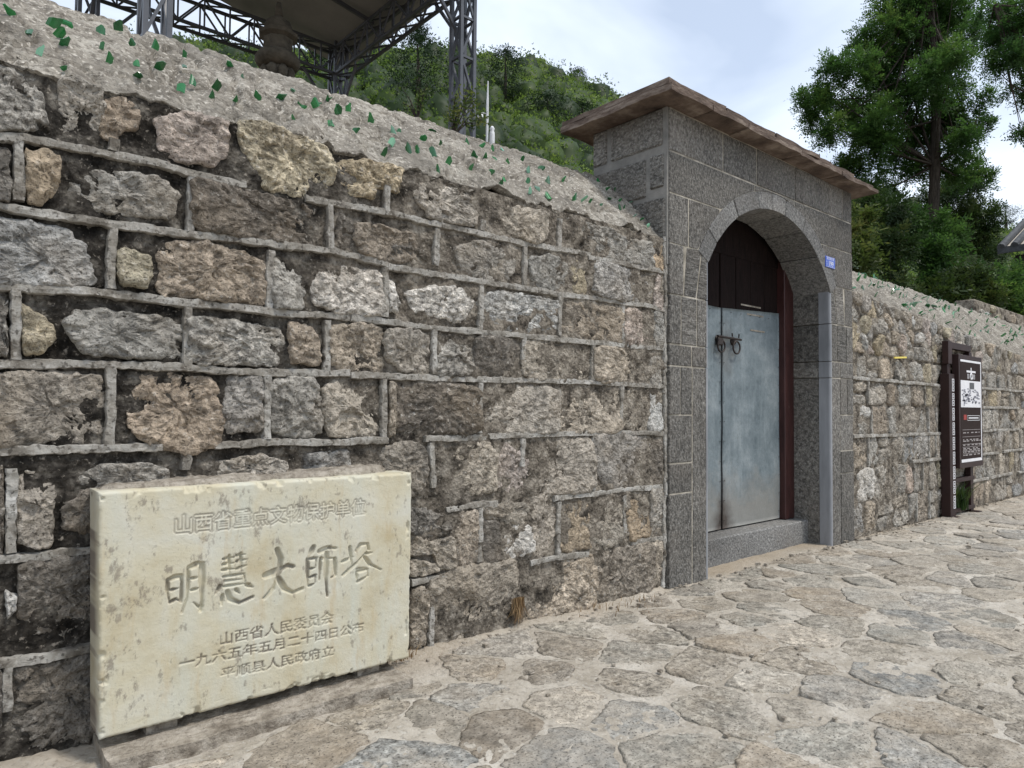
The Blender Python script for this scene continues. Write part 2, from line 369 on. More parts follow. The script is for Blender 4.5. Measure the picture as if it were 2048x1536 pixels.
def m_leaf(name, stops, trans=0.45):
    t = NT(name)
    at = t.n('ShaderNodeAttribute', attribute_name='tint').outputs['Fac']
    c = t.ramp(at, *stops); t.done(c, 0.55, None, 0.35)
    tr = t.n('ShaderNodeBsdfTranslucent'); t.t.links.new(c, tr.inputs[0])
    mxs = t.n('ShaderNodeMixShader'); mxs.inputs[0].default_value = trans
    t.t.links.new(t.p.outputs[0], mxs.inputs[1]); t.t.links.new(tr.outputs[0], mxs.inputs[2]); t.t.links.new(mxs.outputs[0], t.out.inputs[0])
    return t.m
MAT['leaf'] = m_leaf('locust_leaf', ((0.0, (0.03, 0.075, 0.018)), (0.6, (0.075, 0.155, 0.032)), (1.0, (0.15, 0.23, 0.045))), 0.55)
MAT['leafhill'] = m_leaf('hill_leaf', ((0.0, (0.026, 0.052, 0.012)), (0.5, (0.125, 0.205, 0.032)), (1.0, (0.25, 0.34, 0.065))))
MAT['leafdark'] = m_leaf('conifer_leaf', ((0.0, (0.010, 0.024, 0.009)), (1.0, (0.030, 0.058, 0.020))), 0.2)
MAT['leafyel'] = m_leaf('yellow_green_leaf', ((0.0, (0.03, 0.055, 0.012)), (0.5, (0.075, 0.11, 0.022)), (1.0, (0.17, 0.18, 0.05))))
MAT['leafbush'] = m_leaf('shrub_leaf', ((0.0, (0.016, 0.036, 0.010)), (0.6, (0.04, 0.075, 0.018)), (1.0, (0.12, 0.15, 0.045))))
MAT['drygrass'] = m_leaf('dry_grass', ((0.0, (0.16, 0.09, 0.04)), (1.0, (0.36, 0.25, 0.13))), 0.2)
MAT['bark'] = m_simple('dark_bark', ((0.3, (0.022, 0.018, 0.014)), (0.7, (0.075, 0.062, 0.05))), 8, 0.95, 0.02, 18, 0.15, scale=(3, 3, 0.6))
MAT['steel'] = m_simple('dark_grey_painted_steel', ((0.3, (0.055, 0.060, 0.070)), (0.7, (0.10, 0.105, 0.12))), 3, 0.45, 0.001, 40, 0.5)
MAT['panel'] = m_simple('dusty_white_roof_sheet', ((0.3, (0.19, 0.195, 0.19)), (0.7, (0.32, 0.32, 0.31))), 0.8, 0.7, 0.002, 10)
MAT['pagoda'] = m_simple('old_pagoda_stone', ((0.3, (0.05, 0.042, 0.031)), (0.7, (0.14, 0.12, 0.09))), 6, 0.95, 0.02, 20)
MAT['white'] = m_simple('white_paint', ((0.3, (0.66, 0.67, 0.68)), (0.7, (0.80, 0.80, 0.80))), 5, 0.5, 0.0005, 50, 0.4)
MAT['black'] = m_simple('black_plastic', ((0.3, (0.012, 0.012, 0.013)), (0.7, (0.025, 0.025, 0.026))), 5, 0.3, 0.0005, 50, 0.5)
MAT['signbrown'] = m_simple('dark_brown_sign_paint', ((0.3, (0.020, 0.009, 0.008)), (0.7, (0.034, 0.015, 0.013))), 5, 0.55, 0.0008, 60, 0.3)
MAT['signdark'] = m_simple('dark_sign_print', ((0.3, (0.022, 0.013, 0.011)), (0.7, (0.028, 0.016, 0.014))), 3, 0.75, 0.0003, 60, 0.15)
MAT['signwhite'] = m_simple('white_sign_print', ((0.3, (0.66, 0.65, 0.66)), (0.7, (0.78, 0.77, 0.78))), 6, 0.5, 0.0003, 60, 0.3)
MAT['signgrey'] = m_simple('grey_sign_print', ((0.3, (0.16, 0.16, 0.19)), (0.7, (0.30, 0.30, 0.34))), 30, 0.5, 0.0003, 60, 0.3)
MAT['signtext'] = m_simple('dim_text_print', ((0.3, (0.26, 0.23, 0.22)), (0.7, (0.40, 0.37, 0.36))), 30, 0.5, 0.0003, 60, 0.3)
MAT['signred'] = m_simple('red_seal_print', ((0.3, (0.25, 0.02, 0.015)), (0.7, (0.35, 0.04, 0.03))), 5, 0.5, 0.0003, 60, 0.3)
MAT['blue'] = m_simple('blue_enamel', ((0.3, (0.020, 0.07, 0.42)), (0.7, (0.035, 0.10, 0.52))), 8, 0.3, 0.0005, 50, 0.5)
MAT['yellow'] = m_simple('yellow_paper', ((0.3, (0.70, 0.55, 0.10)), (0.7, (0.80, 0.66, 0.18))), 8, 0.7, 0.001, 50, 0.3)
MAT['tile'] = m_simple('dark_roof_tile', ((0.3, (0.035, 0.037, 0.04)), (0.7, (0.10, 0.105, 0.11))), 8, 0.7, 0.003, 40)
MAT['plaster'] = m_simple('cream_plaster', ((0.3, (0.50, 0.46, 0.40)), (0.7, (0.62, 0.58, 0.52))), 3, 0.8, 0.002, 30)
MAT['cement'] = m_simple('grey_cement', ((0.3, (0.13, 0.125, 0.115)), (0.7, (0.28, 0.265, 0.24))), 6, 0.9, 0.006, 40)
MAT['ledge'] = m_simple('rough_ledge_stone', ((0.32, (0.17, 0.143, 0.112)), (0.5, (0.37, 0.325, 0.265)), (0.68, (0.54, 0.485, 0.41))), 16, 0.95, 0.022, 46, 0.2, spot=(38, 0.55, 0.68, (0.12, 0.10, 0.08), 0.6))

PAL = dict(g=(0.36, 0.33, 0.285), b=(0.335, 0.32, 0.295), d=(0.185, 0.165, 0.14), t=(0.41, 0.355, 0.285), y=(0.43, 0.37, 0.265),
           w=(0.56, 0.53, 0.48), p=(0.41, 0.345, 0.295), o=(0.43, 0.34, 0.24), n=(0.335, 0.28, 0.22))
def jit(c, a=0.14):
    k = 1+random.uniform(-a, a); w = random.uniform(-0.04, 0.04)
    return tuple(float(np.clip(x*k*(1+w*(1-i)), 0.01, 0.8)) for i, x in enumerate(c))

# ------------------------------------------------------------------ rock pieces
def chaikin(P, k=1, r=0.14):
    for _ in range(k):
        Q = np.roll(P, -1, 0); P = np.stack([P*(1-r)+Q*r, P*r+Q*(1-r)], 1).reshape(-1, 2)
    return P
def resample(P, n):
    Q = np.vstack([P, P[:1]]); d = np.r_[0, np.cumsum(np.linalg.norm(np.diff(Q, axis=0), axis=1))]
    t = np.linspace(0, d[-1], n, endpoint=False)
    return np.stack([np.interp(t, d, Q[:, 0]), np.interp(t, d, Q[:, 1])], 1)
def chips(p, cell, seed, g=0.5):
    """broken-rock relief: each Voronoi cell is a small tilted plane (unit: cell size)"""
    q = p/cell; q = q+np.stack([fbm(np.c_[q*1.3, 0*q[:, :1]], 2, seed), fbm(np.c_[q*1.3+9, 0*q[:, :1]], 2, seed+1)], 1)*0.35
    i = np.floor(q); best = np.full(len(q), 9.0); val = np.zeros(len(q))
    for dx in (-1, 0, 1):
        for dy in (-1, 0, 1):
            c = i+np.array([dx, dy]); c3 = np.c_[c, np.zeros(len(c))]
            o = np.stack([_h(c3, seed+11), _h(c3, seed+12)], 1); d = q-(c+o); dd = (d*d).sum(1)
            pl = d[:, 0]*(_h(c3, seed+13)*2-1)*g+d[:, 1]*((_h(c3, seed+14)*2-1)*g-0.15)+(_h(c3, seed+15)-0.5)*0.8
            m_ = dd < best; best = np.where(m_, dd, best); val = np.where(m_, pl, val)
    return val
def rock_mesh(name, poly, hgt, amp, res, back=0.05, facets=True, flat=4.0, seed=0, rough_edge=0.012, lay=0.0, gmax=0.55, grow_=1.0):
    """a broken stone: outline in its own face plane (x, z), bulging to -y"""
    r_ = np.random.default_rng(seed)
    P = np.asarray(poly, float); c = P.mean(0); P = chaikin(P-c, 1, 0.12)*grow_
    per = np.linalg.norm(np.diff(np.vstack([P, P[:1]]), axis=0), axis=1).sum()
    n = int(np.clip(per/res, 18, 150)); P = resample(P, n)
    size = math.sqrt(max(1e-6, 0.5*abs(np.sum(P[:, 0]*np.roll(P[:, 1], -1)-P[:, 1]*np.roll(P[:, 0], -1)))))
    nrm = P/np.maximum(np.linalg.norm(P, axis=1, keepdims=True), 1e-6)
    q = np.c_[P*34, np.full(n, seed*3.7)]
    P = P+nrm*(fbm(q, 3, seed)*rough_edge)[:, None]
    m = int(np.clip(size*0.5/res, 4, 30))
    t = np.linspace(0, 1, m+1)[1:]; t = 1-(1-t)**1.25
    X = np.concatenate([[[0, 0]]]+[P*tt for tt in t]); rr = np.concatenate([[0.0]]+[np.full(n, tt) for tt in t])
    p3 = np.c_[X, np.full(len(X), seed*1.31)]
    tilt = r_.normal(0, 0.10 if facets else 0.0, 2)*min(1.0, gmax*2)
    h = hgt*(1-0.40*rr**flat)+np.clip((X*tilt).sum(1), -0.02, 0.02)
    nz_ = fbm(p3*np.array([8, 8*(1+lay), 1]), 4, seed, 0.6)*0.7
    if facets:
        ext = np.abs(P).max(0); area_ = size*size
        Xd = X+np.stack([fbm(p3*18, 3, seed+5), fbm(p3*18+5, 3, seed+6)], 1)*0.022
        o_ = np.array([seed*0.731, seed*0.217])
        for cell, wt in ((0.105, 0.85), (0.045, 0.75), (0.021, 0.42)):
            nz_ = nz_+wt*chips(X+o_, cell, seed % 97, 0.9*gmax/0.55)
        nz_ = nz_+fbm(p3*np.array([40, 40*(1+lay), 1]), 3, seed+9, 0.6)*0.35
    h = h+amp*nz_
    V = np.c_[X[:, 0], -h, X[:, 1]]
    rim = np.c_[P[:, 0]*0.985, np.full(n, back), P[:, 1]*0.985]
    V = np.vstack([V, rim])
    i = np.arange(n); i2 = (i+1) % n
    tri = np.stack([np.zeros(n, int), 1+i, 1+i2], 1)
    F = [tri]
    qs = []
    for a in range(m):
        b0 = 1+a*n; b1 = 1+(a+1)*n
        qs.append(np.stack([b0+i, b1+i, b1+i2], 1)); qs.append(np.stack([b0+i, b1+i2, b0+i2], 1))
    F = np.vstack([tri]+qs)
    area = np.sum(P[:, 0]*np.roll(P[:, 1], -1)-P[:, 1]*np.roll(P[:, 0], -1))
    if area < 0: F = F[:, ::-1]
    return mesh(name, V, F), c
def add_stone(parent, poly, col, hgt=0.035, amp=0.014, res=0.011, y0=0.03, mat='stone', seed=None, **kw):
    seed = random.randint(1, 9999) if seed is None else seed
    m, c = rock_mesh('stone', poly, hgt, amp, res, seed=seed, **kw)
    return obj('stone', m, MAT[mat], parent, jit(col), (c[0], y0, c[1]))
def strip_mesh(pts, w=0.0285, y=0.032, proud=0.006, seed=0):
    P = np.asarray(pts, float)
    d = np.r_[0, np.cumsum(np.linalg.norm(np.diff(P, axis=0), axis=1))]; n = max(3, int(d[-1]/0.010))
    t = np.linspace(0, d[-1], n); X = np.stack([np.interp(t, d, P[:, 0]), np.interp(t, d, P[:, 1])], 1)
    T = np.gradient(X, axis=0); T /= np.linalg.norm(T, axis=1, keepdims=True); Nn = np.stack([-T[:, 1], T[:, 0]], 1)
    q = np.c_[X*9, np.full(n, seed*1.7)]
    X = X+Nn*(fbm(q*0.5, 2, seed)*0.007)[:, None]
    prof = [(-0.56, 0.0), (-0.50, 0.82), (-0.42, 0.97), (0.0, 0.99), (0.42, 0.97), (0.50, 0.82), (0.56, 0.0)]
    V = []
    for j, (a, b) in enumerate(prof):
        q2 = np.c_[X*38, np.full(n, (0.0 if j < 3 else 7.3)+seed+0.15*j)]
        ww = w*(1+0.22*fbm(q, 2, seed+1)+0.46*fbm(q2, 3, seed+2, 0.7)); e = fbm(q2, 3, seed+3)*0.007
        off = Nn*(a*ww)[:, None]; p = X+off
        V.append(np.c_[p[:, 0], y-b*(y+proud)*(1+0.10*fbm(q, 2, seed+4))+e*(b > 0), p[:, 1]])
    V = np.stack(V, 1).reshape(-1, 3); k = len(prof)
    F = [tuple(f) for f in grid_faces(n, k)]
    F.append(tuple(range(k))); F.append(tuple(range((n-1)*k, n*k))[::-1])
    c = X.mean(0); V = V-np.array([c[0], 0, c[1]])
    m = mesh('mortar_strip', V, F)
    return m, c
def add_strip(parent, pts, **kw):
    m, c = strip_mesh(pts, seed=random.randint(0, 999), **kw)
    return obj('mortar_strip', m, MAT['strip'], parent, loc=(c[0], 0, c[1]))
def wall_bed(parent, x0, x1, ztop, step=0.0135, seed=0):
    xs = np.arange(x0, x1+step, step); zs = np.linspace(0, 1, int(2.3/step))
    Xg, T = np.meshgrid(xs, zs, indexing='ij'); zt = ztop(Xg); Z = -0.06+T*(zt+0.06)
    p = np.stack([Xg, Z, np.zeros_like(Xg)], -1)
    sm = np.clip((Xg-1.6+fbm(p*1.5, 2, seed+8)*0.7)/0.9, 0, 1)           # mortar smeared flush on the newer stretch
    Y = 0.019-0.011*sm+fbm(p*11, 4, seed, 0.62)*0.012+fbm(p*3, 2, seed+3)*0.006-np.abs(fbm(p*38, 3, seed+5, 0.6))*0.008
    p2 = p.reshape(-1, 3)[:, :2]
    Y = Y-(chips(p2, 0.075, seed+20)*0.013+chips(p2, 0.032, seed+30)*0.009).reshape(Xg.shape)
    V = np.stack([Xg, Y, Z], -1).reshape(-1, 3)
    m = mesh('mortar_bed', V, grid_faces(len(xs), len(zs)))
    return obj('mortar_bed', m, MAT['bed'], parent)
def wall_core(parent, x0, x1, zf, zr):
    MB().add([(x0,0.08,-0.1),(x1,0.08,-0.1),(x1,0.62,-0.1),(x0,0.62,-0.1),(x0,0.08,zf-.05),(x1,0.08,zf-.05),(x1,0.62,zr-0.06),(x0,0.62,zr-0.06)],
             [(0,3,2,1),(4,5,6,7),(0,1,5,4),(1,2,6,5),(2,3,7,6),(3,0,4,7)]).build('wall_core', MAT['cement'], parent)
def coping(parent, x0, x1, zlow, zridge, depth=0.60, step=0.012, seed=0, crack=1.0):
    xs = np.arange(x0, x1+step/2, step); ns = 66 if step < 0.02 else 34
    prof = [(-0.004, -0.035, 0.0)]
    t = np.linspace(0, 1, ns)
    Xg, T = np.meshgrid(xs, t, indexing='ij')
    zl = zlow(Xg); zr = zridge(Xg)
    rag = fbm(np.stack([Xg*5, Xg*0, Xg*0], -1), 4, seed, 0.6)*0.05+fbm(np.stack([Xg*15, Xg*0, Xg*0], -1), 4, seed+4, 0.65)*0.035
    zl = zl+rag
    Y = 0.004+T*(depth-0.004)
    bul = 0.035*np.sin(np.pi*T)
    Z = zl+(zr-zl)*T+bul
    p = np.stack([Xg, Y, Z], -1)
    hgt = fbm(p*5, 3, seed+1)*0.016+fbm(p*22, 4, seed+2, 0.65)*0.013+fbm(p*58, 2, seed+3)*0.006
    c = np.abs(fbm(p*np.array([2.1, 1.3, 0.5])+3, 4, seed+7, 0.55)); hgt = hgt-crack*0.032*np.clip(1-c/0.034, 0, 1)
    c2 = np.abs(fbm(p*np.array([1.0, 3.2, 1.4])+8, 4, seed+11, 0.55)); hgt = hgt-crack*0.026*np.clip(1-c2/0.030, 0, 1)
    p[..., 1] += hgt*-0.66; p[..., 2] += hgt*0.75
    # front lip turned under, ridge turned over to the back
    lip = p[:, :1].copy(); lip[..., 1] = 0.055; lip[..., 2] -= 0.012
    b1 = p[:, -1:].copy(); b1[..., 1] += 0.05; b1[..., 2] -= 0.012
    b2 = b1.copy(); b2[..., 1] += 0.02; b2[..., 2] -= 0.40
    A = np.concatenate([lip, p, b1, b2], 1)
    m = mesh('coping', A.reshape(-1, 3), grid_faces(A.shape[0], A.shape[1]))
    return obj('coping', m, MAT['coping'], parent)
def shard(parent, pos, nrm, size, seed, across):
    r_ = np.random.default_rng(seed)
    n = 5; tw = r_.uniform(0.45, 1.0); curv = r_.uniform(0.5, 1.5)*size
    pk = r_.uniform(0, n-1); top = 1.15-r_.uniform(0.14, 0.34)*np.abs(np.arange(n)-pk)+r_.normal(0, 0.05, n); top = np.clip(top, 0.15, 1.2); base = -0.25
    V = []
    for lay in (0, 1):
        rad = 0.9*size-lay*0.0035
        for i in range(n):
            a = (i/(n-1)-0.5)*tw*1.5
            for zz in (base, top[i]*0.55, top[i]):
                V.append((math.sin(a)*rad+r_.normal(0, 0.01)*size*0, -math.cos(a)*rad+0.9*size, zz*size*1.05))
    F = []
    for i in range(n-1):
        for j in range(2):
            a = i*3+j; F.append((a, a+3, a+4, a+1)); b = a+n*3; F.append((b, b+1, b+4, b+3))
        F.append((i*3+2, i*3+5, n*3+i*3+5, n*3+i*3+2))
    F.append((0, 1, n*3+1, n*3)); F.append((1, 2, n*3+2, n*3+1)); e = (n-1)*3
    F.append((e, n*3+e, n*3+e+1, e+1)); F.append((e+1, n*3+e+1, n*3+e+2, e+2))
    m = mesh('glass_shard', V, F)
    o = obj('glass_shard', m, MAT['glass'], parent, jit((0.035, 0.25, 0.075) if r_.random() < 0.78 else (0.22, 0.46, 0.30), 0.4))
    z = (Vector(nrm)+Vector(r_.normal(0, 0.5, 3))).normalized()
    x = Vector((math.cos(across), 0, math.sin(across)*0.8)); x = (x-z*x.dot(z)).normalized(); y = z.cross(x)
    o.matrix_local = Matrix(((x.x, y.x, z.x, pos[0]), (x.y, y.y, z.y, pos[1]), (x.z, y.z, z.z, pos[2]), (0, 0, 0, 1)))
    return o

# ------------------------------------------------------------------ ground and pavement
MB().add([(-300,-300,-0.05),(300,-300,-0.05),(300,300,-0.05),(-300,300,-0.05)], [(0,1,2,3)]).build('ground', MAT['soil'], kind='structure')
def axis(lo, a, b, hi, fine, coarse):
    return np.unique(np.r_[np.arange(lo, a, coarse), np.arange(a, b, fine), np.arange(b, hi+coarse, coarse)].round(4))
def pz(x, y):
    p = np.stack([x, y, np.zeros_like(x)], -1)
    return fbm(p*0.9, 2, 31)*0.018*np.clip(-y*2, 0, 1)-0.003*np.clip(x-6, 0, 8)
px_ = axis(-4, 0.3, 8.0, 22, 0.017, 0.10); py_ = axis(-8, -2.1, 0.05, 0.36, 0.017, 0.10)
Xg, Yg = np.meshgrid(px_, py_, indexing='ij'); p3 = np.stack([Xg, Yg, 0*Xg], -1)
Zg = pz(Xg, Yg)+fbm(p3*7, 4, 40, 0.6)*0.009+np.abs(fbm(p3*22, 3, 41, 0.6))*0.008-0.001
Zg += 0.035*np.exp(-np.clip(-Yg, 0, 9)/0.05)*(0.5+0.5*fbm(p3*6, 3, 44))*(Xg < 3.5)*(Xg > 1.58)-0.012*((Xg > 0.4) & (Xg < 1.55) & (Yg > -0.34))
pave = obj('pavement', mesh('pavement', np.stack([Xg, Yg, Zg], -1).reshape(-1, 3), grid_faces(len(px_), len(py_)), True), MAT['pave'], kind='structure')
# crazy paving: Voronoi cells, shrunk
def voronoi(S, lim):
    cells = []
    for i, s in enumerate(S):
        poly = [s+np.array(v)*lim for v in ((-1, -1), (1, -1), (1, 1), (-1, 1))]
        d = np.linalg.norm(S-s, axis=1); order = np.argsort(d)[1:22]
        for j in order:
            m_ = (S[j]+s)/2; nn = S[j]-s; out_ = []
            for a in range(len(poly)):
                A, B = poly[a], poly[(a+1) % len(poly)]; da, db = (A-m_) @ nn, (B-m_) @ nn
                if da <= 0: out_.append(A)
                if da*db < 0: out_.append(A+(B-A)*da/(da-db))
            poly = out_
            if len(poly) < 3: break
        cells.append(np.array(poly))
    return cells
pts = []
r2 = np.random.default_rng(21)
def inview(x, y): return -2.2-0.3 < y < -0.10 and 0.2 < x < 12.5 and y > -2.75+0.232*x-0.45
tries = 0
while tries < 14000:
    tries += 1
    x, y = r2.uniform(0.2, 12.5), r2.uniform(-2.5, -0.10)
    if not inview(x, y): continue
    md = (0.20+0.20*r2.random())*(1+0.05*max(0, x-3))
    if all((x-a)**2*0.72+(y-b)**2*1.25 > md*md for a, b in pts): pts.append((x, y))
pts = np.array(pts)
print('PAVING', len(pts))
for i, cell in enumerate(voronoi(pts, 0.7)):
    if len(cell) < 3: continue
    c = cell.mean(0); sc_ = r2.uniform(0.88, 0.985)
    if r2.random() < 0.07: sc_ *= 0.75
    q = c+(cell-c)*sc_; q[:, 1] = np.minimum(q[:, 1], -0.03 if q[:, 0].min() > 1.58 else -0.30)
    if np.ptp(q[:, 1]) < 0.05: continue
    d = math.hypot(c[0], c[1]+CD)
    m, cc = rock_mesh('paving_stone', q, 0.0042, 0.0036, 0.016 if d < 5 else 0.026, back=0.04, facets=True, flat=9, seed=i+500, rough_edge=0.020, gmax=0.10)
    V = np.empty(len(m.vertices)*3); m.vertices.foreach_get('co', V); V = V.reshape(-1, 3)
    V = np.c_[V[:, 0], V[:, 2], -V[:, 1]]          # lay it flat
    m.vertices.foreach_set('co', V.ravel()); m.flip_normals(); m.update()
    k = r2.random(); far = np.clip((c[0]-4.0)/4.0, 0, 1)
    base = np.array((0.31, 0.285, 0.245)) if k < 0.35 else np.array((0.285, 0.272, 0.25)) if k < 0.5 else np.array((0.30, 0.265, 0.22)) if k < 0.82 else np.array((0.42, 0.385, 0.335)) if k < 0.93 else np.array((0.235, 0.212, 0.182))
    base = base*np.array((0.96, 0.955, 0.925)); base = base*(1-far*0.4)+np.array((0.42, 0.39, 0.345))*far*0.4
    zz = float(pz(np.array([cc[0]]), np.array([cc[1]]))[0])
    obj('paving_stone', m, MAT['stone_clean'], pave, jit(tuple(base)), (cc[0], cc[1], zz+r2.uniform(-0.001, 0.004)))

# ------------------------------------------------------------------ left wall
wl = thing('stone_wall', 'long rubble stone wall with raised cement joints behind the carved tablet, glass shards on its coping', 'wall')
XL0, XL1 = -1.6, 3.535
wall_core(wl, XL0, XL1, 2.17, 2.70)
wall_bed(wl, XL0, XL1, lambda x: 2.16+0*x, seed=2)
CR_ = {'1': (0, 0, 2.926), '2': (600, 0, 2.926), '5': (0, 480, 2.926), '6': (650, 480, 2.926), '9': (800, 960, 3.7926), '0': (0, 960, 2.668)}
def cp(tag, x, y): o = CR_[tag]; return o[0]+x/o[2], o[1]+y/o[2]
def wp(tag, x, y): q = gy(*cp(tag, x, y), 0.0); return (q[0], q[2])
STONES = '''
g1 0,375 90,385 235,410 248,560 262,690 180,750 0,740 -120,700 -120,400
g1 360,480 470,475 590,540 610,640 590,800 480,820 370,760 350,590
n1 620,570 740,550 810,640 810,740 700,770 690,830 600,790 595,680
p1 940,690 1100,665 1310,710 1330,800 1320,900 1250,950 1080,930 960,860
y1 1420,720 1590,740 1740,810 1880,850 1945,960 1940,1050 1850,1110 1750,1150 1560,1080 1500,980 1440,850
y2 225,960 330,935 470,960 590,990 570,1130 440,1090 430,1150 330,1140 250,1060
g2 635,1020 740,1050 960,1110 1030,1250 1000,1310 870,1300 760,1260 700,1170 640,1110
t2 1110,1240 1200,1210 1420,1250 1420,1380 1360,1420 1260,1370 1120,1310
g2 1540,1270 1640,1290 1740,1330 1800,1340 1875,1400 1870,1520 1700,1480 1545,1440
g6 1770,0 1920,20 1920,160 1770,120
o6 1930,10 1990,10 1985,170 1925,150
o1 155,890 290,880 350,920 345,1080 250,1180 160,1170
g1 440,1010 640,1010 900,1040 1020,1130 990,1270 800,1250 620,1230 440,1160
d1 1160,1060 1400,1100 1600,1150 1850,1200 1900,1300 1900,1420 1600,1410 1170,1330
d1 -60,860 55,850 60,1160 -60,1150
n2 350,1310 560,1340 660,1370 690,1450 680,1530 540,1536 380,1480 340,1390
d2 230,1250 330,1290 330,1470 230,1450
g6 780,60 900,20 1130,60 1120,170 1060,240 920,230 830,180
d6 400,30 610,60 600,150 420,130
g6 1215,110 1330,100 1420,150 1430,290 1300,290 1230,230
y6 1450,120 1520,125 1535,310 1460,300
b6 1610,140 1800,180 1915,220 1920,380 1760,350 1600,310
p6 1950,200 1978,220 1978,400 1930,380
b5 -90,-130 200,-90 400,-50 490,50 540,150 530,230 470,270 0,250 -90,240
y5 695,60 760,45 880,90 890,180 850,270 720,250 690,180
n5 970,80 1020,20 1200,15 1400,80 1540,130 1540,360 1200,335 960,310
g5 1605,110 1700,150 1780,230 1775,390 1600,385
w6 -60,230 0,155 150,150 330,200 335,430 100,425 -50,360
w6 375,215 410,240 435,410 375,420
w6 500,310 640,270 780,280 850,370 800,480 700,460 540,420
w6 935,370 1010,315 1200,340 1350,370 1350,530 1150,530 1000,500 930,430
t6 1390,360 1550,380 1730,410 1725,590 1550,570 1390,550
p6 1765,410 1910,430 1910,610 1765,595
g6 1935,420 1978,440 1978,620 1930,600
y5 130,390 200,420 300,490 310,580 250,650 150,660 130,560
d5 -60,300 45,320 45,660 -60,660
g5 400,480 480,420 700,420 1060,470 1060,690 800,680 520,660 440,580
g5 1135,460 1300,470 1640,520 1660,600 1640,725 1130,715
n5 1700,490 1820,500 1880,600 1870,720 1720,720 1700,620
t6 45,510 200,500 350,530 350,700 340,770 80,760 45,650
g6 365,530 500,530 610,560 615,770 450,760 365,690
g6 670,560 850,570 890,640 860,770 670,780
d6 900,570 1140,600 1140,790 900,790
t6 1195,590 1545,640 1545,815 1195,805
t6 1600,630 1900,670 1900,820 1600,820
g6 1915,660 1975,670 1970,840 1910,840
g5 -90,800 200,790 560,800 600,900 590,1180 300,1200 -90,1190
n5 860,810 960,790 1180,800 1260,860 1275,1000 1270,1190 1100,1230 900,1190 770,1070 790,920
b5 1335,815 1535,800 1530,1110 1310,1110 1320,960
g5 1600,820 1850,830 1890,1110 1780,1160 1600,1120
t6 0,860 150,820 310,850 320,1130 50,1140 0,1030
t6 380,840 425,850 420,1130 380,1140
d6 430,860 700,850 880,870 880,1120 440,1120
g6 930,860 1340,880 1340,1110 930,1120
t6 1390,880 1700,870 1710,1110 1390,1110
t6 1760,880 1895,870 1890,1100 1760,1100
w6 1915,880 1970,890 1975,1100 1900,1110
d0 -50,-60 20,-60 22,380 -50,390
g0 110,-60 230,-60 290,20 290,130 278,330 180,350 100,310
d0 345,150 460,60 520,60 520,300 350,250
g5 480,1380 620,1310 850,1310 960,1350 960,1470 520,1500
g5 1270,1310 1500,1260 1670,1300 1660,1400 1300,1420
b5 1800,1260 2040,1230 2048,1350 1800,1380
g6 340,1240 440,1190 560,1200 590,1300 580,1480 450,1500 350,1330
t6 665,1190 940,1200 985,1270 980,1450 840,1480 680,1440
p6 1060,1210 1100,1230 1190,1260 1195,1430 1100,1480 1000,1450 1010,1300
g6 1205,1190 1550,1180 1555,1450 1300,1480 1210,1420
b6 1595,1170 1680,1140 1900,1165 1900,1430 1690,1450 1600,1350
d6 1915,1180 1970,1180 1970,1420 1910,1430
d0 130,450 460,420 520,430 520,830 200,850 120,700
w0 30,600 100,620 90,700 40,740
d9 90,220 250,230 380,320 400,440 230,420 90,400
t9 90,440 200,430 230,480 400,430 420,640 300,680 250,560 90,580
n9 460,270 580,250 585,590 480,650 430,560 440,400
d9 645,330 740,340 760,470 770,590 645,620
t9 650,215 870,180 990,200 1000,340 860,330 700,300
w9 770,360 980,350 990,540 800,590 770,470
g9 1010,130 1150,120 1180,240 1180,400 1080,560 1010,540
o9 1230,190 1420,170 1430,420 1430,500 1230,520
t9 1440,150 1680,130 1680,440 1550,500 1440,420
o9 1730,120 1890,100 1900,400 1760,440 1730,300
g9 1905,100 1985,90 1985,400 1910,410
d0 80,1010 460,950 520,950 520,1380 100,1420
d0 -60,1020 10,1010 10,1400 -60,1420
t9 90,850 200,830 200,1240 90,1270
t9 90,600 290,640 300,700 90,740
t9 275,800 480,700 840,650 860,820 840,960 790,1090 500,1220 265,1270
t9 940,690 1150,640 1420,590 1450,780 1440,940 1200,990 990,1070 930,900
n9 1470,600 1890,500 1890,830 1640,890 1490,910
t9 1905,500 1990,490 1990,815 1900,840
'''
sd = 100
for ln in STONES.strip().split('\n'):
    a = ln.split(); code, tag = a[0][0], a[0][1]
    P = np.array([wp(tag, *map(float, s.split(','))) for s in a[1:]]); sd += 1
    c = P.mean(0)
    smear = 1.0 if c[0] < 2.0 else 0.75
    big = code in 'yn' and c[0] < 1.6
    add_stone(wl, P, PAL[code], hgt=(0.036 if c[0] < 1.9 else 0.032)*random.uniform(0.70, 1.15), amp=(0.017 if big else 0.014)*smear, res=0.0072 if c[0] < 2.2 else 0.0095, seed=sd, flat=14.0, lay=0.4 if code == 'b' else 0.15, grow_=1.13 if c[0] < 1.9 else 1.20, rough_edge=0.014)
